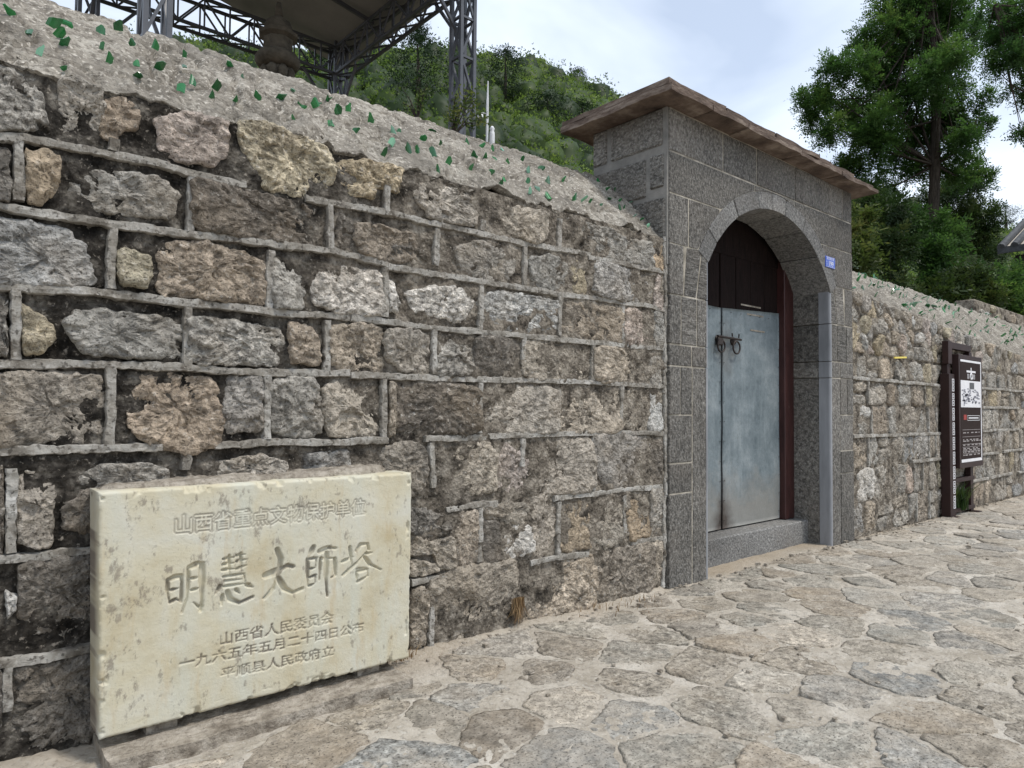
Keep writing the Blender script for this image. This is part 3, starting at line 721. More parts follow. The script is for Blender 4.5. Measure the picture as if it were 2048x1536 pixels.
LINES = '''
1 -150,775 0,790 130,800 640,900 950,960 1100,1010 1440,1080
1 1790,1160 1935,1180 2048,1200 2230,1240 2600,1320 3085,1430
2 1330,1430 1700,1490
6 1540,98 1985,185
1 -150,1180 0,1205 640,1310 1110,1370 1960,1470 2270,1550
6 370,150 440,165 900,245 1380,315 1750,365 1985,405
5 -120,260 0,270 640,310 1100,370 1640,420 2048,455
6 150,452 650,515 1160,560 1560,600 1980,635
5 -120,718 0,720 640,730 1100,745 1560,775 2048,780
6 150,785 450,800 1000,820 1560,830 1985,860
5 -120,1232 0,1230 600,1225 950,1215
5 1260,1200 1600,1190 2048,1180
6 150,1183 370,1170
6 590,1165 1150,1145 1600,1130 1980,1130
0 -90,432 0,425 240,410 460,385 540,378
9 350,235 590,190 740,180
9 1170,145 1500,100 1990,45
0 -90,1003 0,985 240,950 460,895 540,880
9 90,790 230,760 370,740
9 990,630 1200,580 1430,560
9 1760,470 2000,440
1 668,810 662,880
2 505,1025 508,1235
2 1075,1290 1068,1350
2 1522,1280 1518,1450
2 1897,1385 1893,1525
1 108,820 103,1170
1 1125,1030 1112,1355
1 1938,1195 1935,1455
2 806,1335 798,1555
6 1172,40 1166,270
6 1592,118 1588,310
1 662,1330 655,1690
5 1585,60 1578,400
6 358,160 352,450
6 912,255 908,535
6 1380,330 1374,560
6 1750,375 1744,605
5 100,290 92,700
5 1100,390 1100,750
5 1916,470 1914,770
6 648,525 640,785
6 1165,570 1165,700
6 1572,610 1566,820
5 643,740 638,1210
5 1568,790 1562,1165
6 352,815 350,1160
6 908,835 904,1130
6 1370,875 1362,1125
6 1738,850 1734,1110
0 62,-60 52,390
5 1085,1245 1080,1345
6 632,1185 630,1450
6 1158,1160 1154,1325
6 1573,1145 1568,1465
9 612,210 608,470
9 605,495 605,620
9 1207,165 1202,575
9 1703,115 1698,400
0 45,1000 38,1235
9 245,785 232,1260
6 1990,-20 1994,400 1988,900 1996,1500
9 2003,120 2007,480 2000,815
'''
for ln in LINES.strip().split('\n'):
    a = ln.split(); add_strip(wl, [wp(a[0], *map(float, s.split(','))) for s in a[1:]])
# the wall goes on to the left of the frame
rows = [0.02, 0.33, 0.63, 0.95, 1.23, 1.46, 1.715, 1.935, 2.15]
for r_i in range(8):
    x = XL0; z0, z1 = rows[r_i], rows[r_i+1]
    if r_i < 7: add_strip(wl, [(XL0, z1+0.003), (0.14, z1)])
    while x < 0.0:
        w_ = min(random.uniform(0.22, 0.46), 0.14-x); 
        if 0.14-(x+w_) < 0.12: w_ = 0.14-x
        e = 0.03; q = [(x+e+random.uniform(0, .03), z0+e), (x+w_-e, z0+e+random.uniform(0, .03)), (x+w_-e-random.uniform(0, .03), z1-e), (x+w_/2, z1-e*0.8), (x+e, z1-e-random.uniform(0, .03))]
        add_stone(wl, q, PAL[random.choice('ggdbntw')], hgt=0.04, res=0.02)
        x += w_
        if x < 0.1 and r_i < 7: add_strip(wl, [(x, z0+0.02), (x, z1-0.02)])
coping(wl, XL0, XL1+0.022, lambda x: 2.165+0.0*x, lambda x: 2.69+0.004*x, seed=5, crack=1.0)
SH = '''1 65,60 165,170 230,290 310,130 375,120 340,190 375,245 365,385 590,165 690,150 595,260 640,340 780,245 800,360 800,435 910,260 935,385 1080,310 1080,370 1130,465 1060,505 1240,550 1265,500 1350,375 1410,450 1380,575 1505,565 1640,565 1710,515 1760,610 1850,600 1925,570 1975,640 1720,700 1940,710
2 95,590 165,570 10,615 230,640 285,625 185,710 325,745 420,690 490,885 550,770 580,760 535,820 640,870 690,870 720,800 775,745 785,885 810,985 825,825 870,935 920,825 980,835 1060,840 1015,910 1085,915 1000,970 1110,1000 1130,860 1150,920 1190,860 1215,940 1300,920 1340,985 1410,970 1200,1040 1175,1070 1335,1050 1350,1110 1455,1050 1540,1040 1610,1150 1655,1160 1460,1135 1400,1090
z 430,1010 500,1070 590,1090 520,1160 450,1210 620,1250 680,1110 740,1160 650,1240 740,1310 830,1290 800,1340 860,1390 355,1185 700,1190 560,1140 610,1180'''
CR_['z'] = (1100, 130, 4.388)
def on_slope(px, py, zl=2.165, zr=2.70, dep=0.60):
    d = ray(px, py); k = (zr-zl)/dep
    # z - zl = k*y + bulge
    t = (zl+k*CP[1]-CP[2])/(d[2]-k*d[1])
    for _ in range(3):
        q = CP+d*t; b = 0.035*math.sin(math.pi*np.clip(q[1]/dep, 0, 1)); t = (zl+b+k*CP[1]-CP[2])/(d[2]-k*d[1])
    return CP+d*t
i = 0
for ln in SH.split('\n'):
    a = ln.split()
    for s in a[1:]:
        x, y = map(float, s.split(',')); q = on_slope(*cp(a[0], x, y+ (18 if a[0] != 'z' else 20))); i += 1
        if q[1] > 0.63: q[1] = 0.60; 
        sz = random.uniform(0.019, 0.034) if a[0] == '1' else random.uniform(0.022, 0.040) if a[0] == '2' else random.uniform(0.018, 0.034)
        shard(wl, q, (0, -0.42, 0.9), sz, i, random.uniform(-0.7, 0.7))
for k in range(16):
    x = random.uniform(-1.5, 0.1); y = random.uniform(0.08, 0.58); shard(wl, (x, y, 2.17+y*0.88+0.03), (0, -0.42, 0.9), random.uniform(0.03, 0.05), 900+k, random.uniform(-0.7, 0.7))

# ------------------------------------------------------------------ right wall
wr = thing('stone_wall', 'rubble stone wall running on past the arched gate behind the information board', 'wall')
XR0, XR1 = 6.15, 15.0
zlow = lambda x: np.maximum(2.12-0.052*(np.asarray(x, float)-6.19), 1.80)
zrid = lambda x: 2.60-0.010*(x-7.6)
wall_core(wr, XR0, XR1, 1.70, 2.50)
wall_bed(wr, XR0, XR1, lambda x: zlow(x)+0.02, step=0.03, seed=12)
coping(wr, XR0-0.01, XR1, zlow, zrid, step=0.03, seed=19, crack=0.8)
rz = [0.0, 0.30, 0.60, 0.875, 1.15, 1.38, 1.60]
r3 = np.random.default_rng(8)
for k in range(6):
    z0, z1 = rz[k], rz[k+1]; x = XR0+0.02+(0.1 if k % 2 else 0)
    while x < XR1-0.1:
        far = x > 9.0
        w_ = r3.uniform(0.16, 0.40)*(1.0 if not far else 1.3)
        if z1-z0 > 0.2 and r3.random() < 0.22: parts = [(z0, z0+(z1-z0)*r3.uniform(0.4, 0.6))]; parts.append((parts[0][1], z1))
        else: parts = [(z0, z1)]
        for (a, b) in parts:
            e = 0.016
            q = [(x+e+r3.uniform(0, .02), a+e), (x+w_*0.5, a+e-0.004), (x+w_-e, a+e+r3.uniform(0, .03)), (x+w_-e-r3.uniform(0, .03), b-e-r3.uniform(0, .03)), (x+w_*0.5, b-e*0.6), (x+e, b-e-r3.uniform(0, .04))]
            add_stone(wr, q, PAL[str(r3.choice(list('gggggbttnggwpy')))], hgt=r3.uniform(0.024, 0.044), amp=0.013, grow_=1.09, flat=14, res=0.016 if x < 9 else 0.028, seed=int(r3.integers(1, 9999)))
        if r3.random() < 0.45 and k < 5 and not far: add_strip(wr, [(x+w_+0.005, z0+0.01), (x+w_+0.005, z1-0.01)], w=0.024, proud=0.016)
        x += w_+0.01
for k in (1, 2, 3, 4, 5):
    x = XR0
    while x < XR1:
        L_ = r3.uniform(1.0, 3.2)
        if r3.random() < 0.9: add_strip(wr, [(x, rz[k]+0.004), (min(x+L_, XR1), rz[k]+r3.uniform(-.01, .01))], w=0.030, proud=0.024)
        x += L_+r3.uniform(0.05, 0.4)
# random rubble above the coursed part
S = []
t_ = 0
while t_ < 5000:
    t_ += 1; x = r3.uniform(XR0+0.08, XR1-0.1); z = r3.uniform(1.66, float(zlow(x))-0.02)
    md = (0.125 if x < 9 else 0.19)*r3.uniform(0.8, 1.35)
    if all((x-a)**2*0.7+(z-b)**2*1.5 > md*md for a, b in S): S.append((x, z))
for q in voronoi(np.array(S), 0.3):
    if len(q) < 3: continue
    c = q.mean(0); q = c+(q-c)*r3.uniform(0.72, 0.92); q[:, 1] = np.clip(q[:, 1], 1.615, zlow(c[0])+0.015); q[:, 0] = np.clip(q[:, 0], XR0+0.02, XR1)
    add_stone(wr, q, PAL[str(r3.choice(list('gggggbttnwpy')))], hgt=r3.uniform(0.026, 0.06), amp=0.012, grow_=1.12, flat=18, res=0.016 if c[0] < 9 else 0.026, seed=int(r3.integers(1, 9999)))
add_strip(wr, [(6.163, 0.02), (6.165, 1.0), (6.163, 2.10)], w=0.022)
for k in range(150):
    x = 6.25+8.5*r3.random()**1.3; y = r3.uniform(0.05, 0.60); zl = float(zlow(x)); zr_ = float(zrid(x))
    z = zl+(zr_-zl)*y/0.6+0.035*math.sin(math.pi*y/0.6)
    shard(wr, (x, y, z+0.005), (0, -0.5, 0.85), r3.uniform(0.03, 0.06), 2000+k, r3.uniform(-0.8, 0.8))

# further rubble parapet beyond the right wall
w2 = thing('stone_parapet', 'low rubble parapet with cement end rising behind the far wall coping', 'wall', (0, 0, 0))
MB().box((12.1, 0.72, 1.8), (19.0, 1.0, 2.80)).build('parapet_core', MAT['bed'], w2, bevel=0.02)
for k in range(44):
    x = 12.35+r3.random()*6.4; z = r3.uniform(2.3, 2.76); s_ = r3.uniform(0.06, 0.13)
    q = [(x+s_*1.3*math.cos(a)*r3.uniform(.8, 1.2), z+s_*0.8*math.sin(a)*r3.uniform(.8, 1.2)) for a in np.linspace(0, 6.28, 7)[:-1]]
    add_stone(w2, q, PAL[str(r3.choice(list('gwgytd')))], hgt=0.05, res=0.03, y0=0.73, seed=3000+k)

# ------------------------------------------------------------------ arched gate
gt = thing('stone_gate', 'grey chiselled stone gateway with round arch and projecting slate slab roof', 'gate', (0, 0, 0))
GX0, GX1, OX0, OX1, GC = 3.548, 6.142, 3.975, 5.715, 4.845
RI, RO, CZ = 1.009, 1.132, 1.569
FY = -0.022
def arcz(x, Rr): d = Rr*Rr-(x-GC)**2; return CZ+math.sqrt(d) if d > 0 else -1
def top_piece(x0, x1, z0, z1, Rr, pad=0.004):
    """block between x0..x1, z0..z1 lying outside the arch circle Rr"""
    xs = np.linspace(x0, x1, max(2, int((x1-x0)/0.03)+1)); B = [max(z0, arcz(x, Rr)+pad) for x in xs]
    keep = [(x, b) for x, b in zip(xs, B) if b < z1-0.004]
    if len(keep) < 2: return None
    return [(x, b) for x, b in keep]+[(keep[-1][0], z1), (keep[0][0], z1)]
core = MB()
core.box((GX0+0.012, FY+0.0045, -0.05), (OX0-0.035, 0.60, 2.99)); core.box((OX1+0.035, FY+0.0045, -0.05), (GX1-0.012, 0.60, 2.99))
xs = np.linspace(OX0-0.035, OX1+0.035, 60)
pl = [(x, max(2.05, arcz(x, RO-0.03))) for x in xs]+[(OX1+0.035, 2.99), (OX0-0.035, 2.99)]
core.prism(pl, FY+0.0048, 0.599)
core.build('mortar_core', MAT['joint'], gt)
gb_n = 0
def block(poly, mat='granite_v', y0=None, y1=0.06, g=0.0045, name='block', bev=0.004):
    c = np.mean(poly, 0); y0 = FY+random.uniform(-0.003, 0.002) if y0 is None else y0
    P = [(x-c[0], z-c[1]) for x, z in poly]
    return MB().prism(P, y0, y1).build(name, MAT[mat], gt, bevel=bev, loc=(c[0], 0, c[1]))
def rect(x0, x1, z0, z1, g=0.0045): return [(x0+g, z0+g), (x1-g, z0+g), (x1-g, z1-g), (x0+g, z1-g)]
Z = [0.0, 0.577, 0.765, 1.065, 1.370, 1.505, 1.815, 2.135, 2.452, 2.715, 2.985]
G = 0.0045
# top row and second row
for x0, x1 in zip([GX0, 4.151, 4.584, 5.144, 5.707, 5.966], [4.151, 4.584, 5.144, 5.707, 5.966, GX1]):
    block(rect(x0, x1, Z[9], Z[10]), 'granite_v')
for x0, x1 in ((GX0, 4.56), (4.56, 5.144), (5.144, GX1)):
    q = top_piece(x0+G, x1-G, Z[8]+G, Z[9]-G, RO)
    if q: block(q, 'granite_v')
for x0, x1 in ((GX0, 3.756), (3.756, 4.3), (5.4, GX1)):
    q = top_piece(x0+G, x1-G, Z[7]+G, Z[8]-G, RO)
    if q:
        if x0 < 4: q = [p for p in q]
        block(q, 'granite_v')
# jambs
for sgn in (0, 1):
    mx_ = (lambda x: x) if sgn == 0 else (lambda x: 2*GC-x)
    def rr(x0, x1, z0, z1): 
        a, b = sorted((mx_(x0), mx_(x1))); return rect(a, b, z0, z1)
    X0, XI = GX0, 3.955
    def pp(*pts):
        P = [(mx_(x), z) for x, z in pts]; return P if sgn == 0 else P[::-1]
    block(rr(X0, 3.70, Z[6], Z[7]))
    block(pp((3.705, Z[6]+G), (3.835, Z[6]+G), (3.90, 2.17), (3.855, 2.13), (3.735, 2.13)), 'granite_h')
    block(pp((3.845, Z[6]+G), (XI, Z[6]+G), (XI, 2.09), (3.935, 2.15), (3.91, 2.15)), 'granite_h')
    block(rr(X0, 3.675, Z[5], Z[6])); block(rr(3.675, 3.845, Z[5], Z[6]), 'granite_h'); block(rr(3.845, XI, Z[5], Z[6]))
    block(rr(X0, 3.79, Z[4], Z[5])); block(rr(3.79, XI, Z[4], Z[5]))
    block(rr(X0, 3.667, Z[3], Z[4])); block(rr(3.667, 3.794, Z[3], Z[4]))
    block(rr(X0, 3.794, Z[2], Z[3])); block(rr(X0, 3.794, Z[1], Z[2])); block(rr(X0, 3.794, -0.04, Z[1]))
    block(rr(3.794, XI, -0.04, Z[4]))
    # polished corner strip and hammered reveal, split at the joints
    for z0, z1 in ((-0.03, Z[4]), (Z[4], Z[5]), (Z[5], Z[6]), (Z[6], 2.10)):
        s_ = 1 if sgn == 0 else -1; xo = OX0 if sgn == 0 else OX1
        arc = [(xo-s_*0.018*(1-math.sin(a)), FY+0.018*(1-math.cos(a))) for a in np.linspace(0, math.pi/2, 6)]
        plan = [(xo-s_*0.03, 0.074), (xo-s_*0.03, FY)]+arc+[(xo, 0.074)]
        n = len(plan); V = [(x, y, z0+0.003) for x, y in plan]+[(x, y, z1-0.003) for x, y in plan]
        F = [tuple(range(n)), tuple(range(n, 2*n))]+[(i, (i+1) % n, n+(i+1) % n, n+i) for i in range(n)]
        MB().add(V, F).build('corner_strip', MAT['polished'], gt)
        a, b = sorted((xo-s_*0.036, xo-s_*0.004))
        MB().box((a, 0.078, z0+0.004), (b, 0.30, z1-0.004)).build('reveal_block', MAT['granite_v'], gt, bevel=0.003)
# voussoirs
a_s = math.acos((GC-OX0)/RI) if (GC-OX0) < RI else 0.5
angs = np.array([math.pi-a_s+0.02, 2.45, 2.10, 1.80, 1.62, 1.43, 1.15, 0.86, a_s-0.02])
for i in range(len(angs)-1):
    A = np.linspace(angs[i]-0.003, angs[i+1]+0.003, 8)
    P = [(GC+RO*math.cos(a), CZ+RO*math.sin(a)) for a in A]+[(GC+RI*math.cos(a), CZ+RI*math.sin(a)) for a in A[::-1]]
    block(P, 'granite_f', y0=FY-0.003+random.uniform(-0.002, 0.001), y1=0.30, name='voussoir', bev=0.004)
# left return: hammered blocks with broad cement joints
ret = [((0.02, 0.44), (2.755, 2.985)), ((0.48, 0.60), (2.755, 2.985)), ((0.01, 0.115), (2.49, 2.70)), ((0.15, 0.60), (2.45, 2.695)), ((0.0, 0.60), (2.0, 2.42))]
for (y0, y1), (z0, z1) in ret:
    b = MB().box((-0.030, -(y1-y0)/2, -(z1-z0)/2), (0.03, (y1-y0)/2, (z1-z0)/2))
    b.build('return_block', MAT['granite_d'], gt, bevel=0.008, loc=(GX0+0.006, (y0+y1)/2, (z0+z1)/2))
MB().box((GX0-0.012, -0.012, 2.0), (GX0+0.02, 0.601, 2.988)).build('return_pointing', MAT['cement'], gt)
# right return
for z0, z1 in ((0.0, 1.0), (1.0, 2.0), (2.0, 2.985)):
    MB().box((GX1-0.02, -0.01, z0+0.005), (GX1+0.004, 0.60, z1-0.005)).build('return_block', MAT['granite_v'], gt, bevel=0.004)
# slate roof slabs in two overlapping layers
sx_ = [3.353, 3.80, 4.22, 4.95, 5.60, 6.305]
def slab(x0, x1, y0, y1, z0, z1, seed, name='roof_slab', mat='roofslab', parent=gt, rough=1.0, **kw):
    st_ = 0.04 if rough <= 1 else 0.014; nx, ny = max(6, int((x1-x0)/st_)), max(6, int((y1-y0)/st_))
    u, v = np.linspace(x0, x1, nx), np.linspace(y0, y1, ny)
    A, B = np.meshgrid(u, v, indexing='ij'); p = np.stack([A, B, 0*A], -1)
    edge = np.minimum(np.minimum(A-x0, x1-A), np.minimum(B-y0, y1-B)) < 1e-6
    A = A+fbm(p*9+7, 3, seed)*0.012*((np.abs(B-y0) < 1e-6) | (A == x0) | (A == x1)); B = B+fbm(p*7+3, 3, seed+1)*0.016*edge
    T = z1+fbm(p*5, 3, seed+2)*0.006*rough+fbm(p*24, 3, seed+5)*0.004*(rough > 1); Bt = z0+fbm(p*4+9, 3, seed+3)*0.007
    V = np.concatenate([np.stack([A, B, T], -1).reshape(-1, 3), np.stack([A, B, Bt], -1).reshape(-1, 3)])
    F = [tuple(f) for f in grid_faces(nx, ny)]; n = nx*ny
    F += [tuple(i+n for i in f[::-1]) for f in F]
    per = [i*ny for i in range(nx)]+[(nx-1)*ny+j for j in range(1, ny)]+[i*ny+ny-1 for i in range(nx-2, -1, -1)]+[j for j in range(ny-2, 0, -1)]
    F += [(per[k], per[(k+1) % len(per)], per[(k+1) % len(per)]+n, per[k]+n) for k in range(len(per))]
    c = V.mean(0); m = mesh(name, V-c, F)
    o = obj(name, m, MAT[mat], parent, loc=tuple(c), **kw); return o
for i in range(5):
    zo = -0.005*i
    slab(sx_[i]+0.003, sx_[i+1]-0.003, -0.17+random.uniform(-.012, .006), 0.75, 2.990+zo*0.4+random.uniform(-.004, .002), 3.030+zo, 50+i)
sx2 = [3.365, 3.98, 4.6, 5.25, 5.9, 6.29]
for i in range(5):
    zo = -0.005*i
    slab(sx2[i]+0.002, sx2[i+1]-0.002, -0.158+random.uniform(-.012, .03), 0.74, 3.037+zo, 3.070+zo+random.uniform(-.006, .008), 70+i)
# threshold, frame, leaves
b = MB().box((OX0-0.02, 0.175, -0.04), (OX1+0.02, 0.42, 0.188)); b.build('threshold', MAT['granite_f'], gt, bevel=0.008)
for x0, x1 in ((OX0+0.004, 4.13), (5.56, OX1-0.004)):
    MB().box((x0, 0.287, 0.19), (x1, 0.42, 2.62)).build('door_frame', MAT['redwood'], gt, bevel=0.006)
MB().box((OX0-0.03, 0.345, 2.30), (OX1+0.03, 0.43, 2.62)).build('door_lintel', MAT['brownwood'], gt)
DY = 0.342
for (x0, x1, npl) in ((4.13, 4.686, 3), (4.700, 5.56, 4)):
    lf = MB().box((x0+0.002, DY+0.028, 0.192), (x1-0.002, DY+0.055, 2.62)).build('door_leaf', MAT['brownwood'], gt)
    w_ = (x1-x0)/npl
    for k in range(npl):
        MB().box((x0+k*w_+0.003, DY+0.008+random.uniform(0, 0.003), 0.194), (x0+(k+1)*w_-0.003, DY+0.03, 2.60)).build('plank', MAT['brownwood'], lf, bevel=0.003)
    zt = 1.885 if x0 < 4.5 else 1.880
    nx, nz2 = 24, 60
    A, B = np.meshgrid(np.linspace(x0+0.004, x1-0.004, nx), np.linspace(0.20, zt, nz2), indexing='ij')
    B = B+(A-x0)*0.045*(B-0.2)/1.7*(1 if x0 > 4.5 else -0.3); p = np.stack([A, B, 0*A], -1)
    Y = DY-0.004+fbm(p*4, 3, 61)*0.0035
    V = np.stack([A, Y, B], -1).reshape(-1, 3); back_ = V.copy(); back_[:, 1] = DY+0.006
    F = [tuple(f) for f in grid_faces(nx, nz2)]; n = nx*nz2; ny = nz2
    per = [i*ny for i in range(nx)]+[(nx-1)*ny+j for j in range(1, ny)]+[i*ny+ny-1 for i in range(nx-2, -1, -1)]+[j for j in range(ny-2, 0, -1)]
    F += [(per[k], per[(k+1) % len(per)], per[(k+1) % len(per)]+n, per[k]+n) for k in range(len(per))]
    obj('metal_sheet', mesh('metal_sheet', np.vstack([V, back_]), F, True), MAT['zinc'], lf, label='dull blue-grey zinc sheet nailed over the lower door')
    nl = MB()
    for zz in np.arange(0.26, 1.86, 0.15):
        for xx in (x0+0.02, x1-0.02): nl.lathe([(0.006, 0.0), (0.004, 0.003)], 6, (xx, DY-0.008, zz))
    for xx in np.arange(x0+0.12, x1-0.05, 0.14): nl.lathe([(0.006, 0.0), (0.004, 0.003)], 6, (xx, DY-0.008, 1.855))
    nl.build('nail_heads', MAT['iron'], lf, kind='stuff')
    # ring pull on its boss
    bx = 4.632 if x0 < 4.5 else 4.842; bz = 1.632
    h = MB().lathe([(0.034, 0), (0.034, 0.006), (0.022, 0.020), (0.010, 0.028)], 14)
    h.v = [(bx+x, DY-0.006-z, bz+y) for x, y, z in h.v]
    hb = h.build('door_boss', MAT['iron'], lf)
    if x0 < 4.5:
        MB().box((bx-0.035, DY-0.040, bz-0.045), (bx+0.035, DY-0.012, bz+0.012)).build('padlock', MAT['iron'], hb, bevel=0.006)
    MB().torus((bx+0.01, DY-0.034, bz-0.050), 0.048, 0.0065, 'y', 24, 8).build('ring_pull', MAT['iron'], hb, smooth=True)
    if x0 > 4.5:
        bl = MB().tube([(4.60, DY-0.030, 1.655), (4.75, DY-0.030, 1.650), (4.93, DY-0.026, 1.648)], 0.009, 8)
        bl.tube([(4.80, DY-0.030, 1.665), (4.79, DY-0.034, 1.69)], 0.006, 6); bl.tube([(4.89, DY-0.03, 1.66), (4.895, DY-0.03, 1.69)], 0.006, 6)
        bl.build('bolt', MAT['iron'], lf)
        for (xa, xb, z_) in ((4.98, 5.28, 1.93), (5.05, 5.30, 1.86), (5.10, 5.32, 1.735)):
            MB().box((xa, DY-0.0075 if z_ < 1.9 else DY+0.004, z_), (xb, DY-0.0065 if z_ < 1.9 else DY+0.0055, z_+0.012)).build('tape_remnant', MAT['ledge'], lf)
# house number plate
pn = thing('house_number_plate', 'small blue enamel plate numbered 199 beside the arch', 'number plate', (5.625, FY-0.004, 2.272))
MB().box((0, -0.006, 0), (0.168, 0, 0.090)).build('plate', MAT['blue'], pn, bevel=0.002)
def text(name, body, size, mat, parent, loc, ext=0.0006, xs=1.0, rot=(math.pi/2, 0, 0)):
    cu = bpy.data.curves.new(name, 'FONT'); cu.body = body; cu.size = size; cu.extrude = ext; cu.resolution_u = 3
    o = bpy.data.objects.new(name, cu); COL.objects.link(o); bpy.context.view_layer.update()
    m = bpy.data.meshes.new_from_object(o); bpy.data.objects.remove(o)
    t = obj(name, m, mat, parent, loc=loc); t.rotation_euler = rot; t.scale = (xs, 1, 1); return t
text('number', '199', 0.062, MAT['white'], pn, (0.045, -0.0066, 0.012), xs=1.0)
k = MB()
for j in range(5):
    x = 0.022+j*0.026
    k.box((x, -0.0068, 0.066), (x+0.018, -0.0062, 0.069)); k.box((x, -0.0068, 0.076), (x+0.018, -0.0062, 0.079)); k.box((x+0.007, -0.0069, 0.063), (x+0.010, -0.0063, 0.082))
k.box((0.006, -0.0068, 0.005), (0.162, -0.0063, 0.007)); k.box((0.006, -0.0068, 0.083), (0.162, -0.0063, 0.085))
for j in range(2): k.box((0.014, -0.0068, 0.018+j*0.02), (0.026, -0.0062, 0.020+j*0.02)); k.box((0.014, -0.0069, 0.025+j*0.02), (0.026, -0.0063, 0.027+j*0.02))
k.build('small_lettering', MAT['white'], pn)

# ------------------------------------------------------------------ carved tablet
TY = -0.17
TX0, TX1, TZ0, TZ1 = 0.460, 1.597, 0.070, 0.828
tb = thing('stone_tablet', 'cream stone tablet with carved Chinese inscription leaning against the rubble wall', 'tablet', (0, 0, 0))
ST = 0.0026
nx, nz2 = int((TX1-TX0)/ST), int((TZ1-TZ0)/ST)
gxs, gzs = np.linspace(TX0, TX1, nx), np.linspace(TZ0, TZ1, nz2)
GXg, GZg = np.meshgrid(gxs, gzs, indexing='ij')
big = np.full(GXg.shape, 9.0)                 # signed distance to the brush strokes (metres)
def tpix(x, y, o=(300, 970), s=4.096): q = gy(o[0]+x/s, o[1]+y/s, TY); return q[0], q[2]
BR = '''22 130,780 125,880 140,970|26 130,785 190,755 240,750 245,800 235,960|18 150,865 215,850|20 145,965 190,940 225,955
22 300,690 300,800 285,930 240,1050|30 310,680 380,645 430,640|34 415,660 410,800 405,1000 395,1035|16 400,1020 335,965|20 325,770 385,760|20 325,865 385,850
18 590,610 690,590|18 700,580 770,570|18 585,655 680,640|18 700,630 785,610|18 580,700 680,690|18 700,690 780,660|18 640,580 640,730|18 735,560 740,710|18 590,755 760,730 770,800|16 600,790 740,775|18 590,835 770,810|26 580,910 570,990|30 620,880 640,940 720,970 830,920|24 690,860 720,890|26 780,820 830,840|24 560,830 525,895
40 935,745 1050,700 1120,660 1165,670|32 1035,530 1065,610 1050,720 1000,850 925,930|34 1045,770 1090,850 1160,885 1240,850
32 1335,510 1290,600|26 1285,610 1285,830|20 1290,610 1360,600 1350,670|18 1300,690 1350,680|18 1300,760 1350,740 1345,800|18 1295,830 1340,810|32 1385,545 1460,515 1520,520|22 1395,600 1380,780|22 1400,610 1500,600|26 1510,605 1515,740 1480,760|32 1445,560 1435,750 1445,910
22 1570,630 1660,590|24 1635,510 1650,650|22 1575,740 1690,640 1770,550|26 1690,540 1720,490 1780,480 1790,530|20 1760,565 1815,555|26 1755,590 1800,650 1890,695|18 1690,690 1770,680|20 1690,710 1695,795|20 1690,715 1780,690 1780,740|20 1695,795 1785,745'''
for ln in BR.split('\n'):
    for st in ln.split('|'):
        a = st.split(); P = [tpix(*map(float, s.split(','))) for s in a[1:]]; w_ = float(a[0])/4.096
        wm = w_*0.5*(2.6/1400)*1.02
        d = [0]
        for p, q in zip(P[:-1], P[1:]): d.append(d[-1]+math.dist(p, q))
        for i_, (p, q) in enumerate(zip(P[:-1], P[1:])):
            p, q = np.array(p), np.array(q); e = q-p
            lo = np.minimum(p, q)-0.03; hi = np.maximum(p, q)+0.03
            i0, i1 = np.searchsorted(gxs, [lo[0], hi[0]]); j0, j1 = np.searchsorted(gzs, [lo[1], hi[1]])
            sx, sz = GXg[i0:i1, j0:j1], GZg[i0:i1, j0:j1]
            t = np.clip(((sx-p[0])*e[0]+(sz-p[1])*e[1])/(e @ e), 0, 1)
            s_ = (d[i_]+t*(d[i_+1]-d[i_]))/d[-1]
            rad = wm*(1.42-0.55*s_**2)*(1+0.18*np.sin(s_*5+i_))                        # brush stroke thins out
            dd = np.hypot(sx-p[0]-t*e[0], sz-p[1]-t*e[1])-rad
            big[i0:i1, j0:j1] = np.minimum(big[i0:i1, j0:j1], dd)
small = np.zeros(GXg.shape, bool)
def carve_line(body, lb, rb, h, o, outline=False):
    a = np.array(tpix(*lb, o=o)); b = np.array(tpix(*rb, o=o)); hgt = abs(tpix(lb[0], lb[1]-h, o=o)[1]-a[1])
    cu = bpy.data.curves.new('t', 'FONT'); cu.body = body; cu.size = 1.0; cu.resolution_u = 3
    ob = bpy.data.objects.new('t', cu); COL.objects.link(ob); bpy.context.view_layer.update()
    m = bpy.data.meshes.new_from_object(ob); bpy.data.objects.remove(ob)
    m.calc_loop_triangles()
    V = np.empty(len(m.vertices)*3); m.vertices.foreach_get('co', V); V = V.reshape(-1, 3)[:, :2]
    T = np.empty(len(m.loop_triangles)*3, np.int32); m.loop_triangles.foreach_get('vertices', T); T = T.reshape(-1, 3)
    mn, mxx = V.min(0), V.max(0); u = (V-mn)/(mxx-mn)
    X = a[0]+u[:, 0]*(b[0]-a[0]); Zz = a[1]+u[:, 0]*(b[1]-a[1])+u[:, 1]*hgt
    msk = np.zeros(GXg.shape, bool)
    for t in T:
        x, z = X[t], Zz[t]
        i0, i1 = np.searchsorted(gxs, [x.min()-ST, x.max()+ST]); j0, j1 = np.searchsorted(gzs, [z.min()-ST, z.max()+ST])
        px, pz_ = GXg[i0:i1, j0:j1], GZg[i0:i1, j0:j1]
        def e(k, l): return (x[l]-x[k])*(pz_-z[k])-(z[l]-z[k])*(px-x[k])
        d0, d1, d2 = e(0, 1), e(1, 2), e(2, 0); tol = 2e-6
        msk[i0:i1, j0:j1] |= ((d0 >= -tol) & (d1 >= -tol) & (d2 >= -tol)) | ((d0 <= tol) & (d1 <= tol) & (d2 <= tol))
    bpy.data.meshes.remove(m)
    return msk
def grow(a):
    b = a.copy(); b[1:] |= a[:-1]; b[:-1] |= a[1:]; b[:, 1:] |= a[:, :-1]; b[:, :-1] |= a[:, 1:]; return b
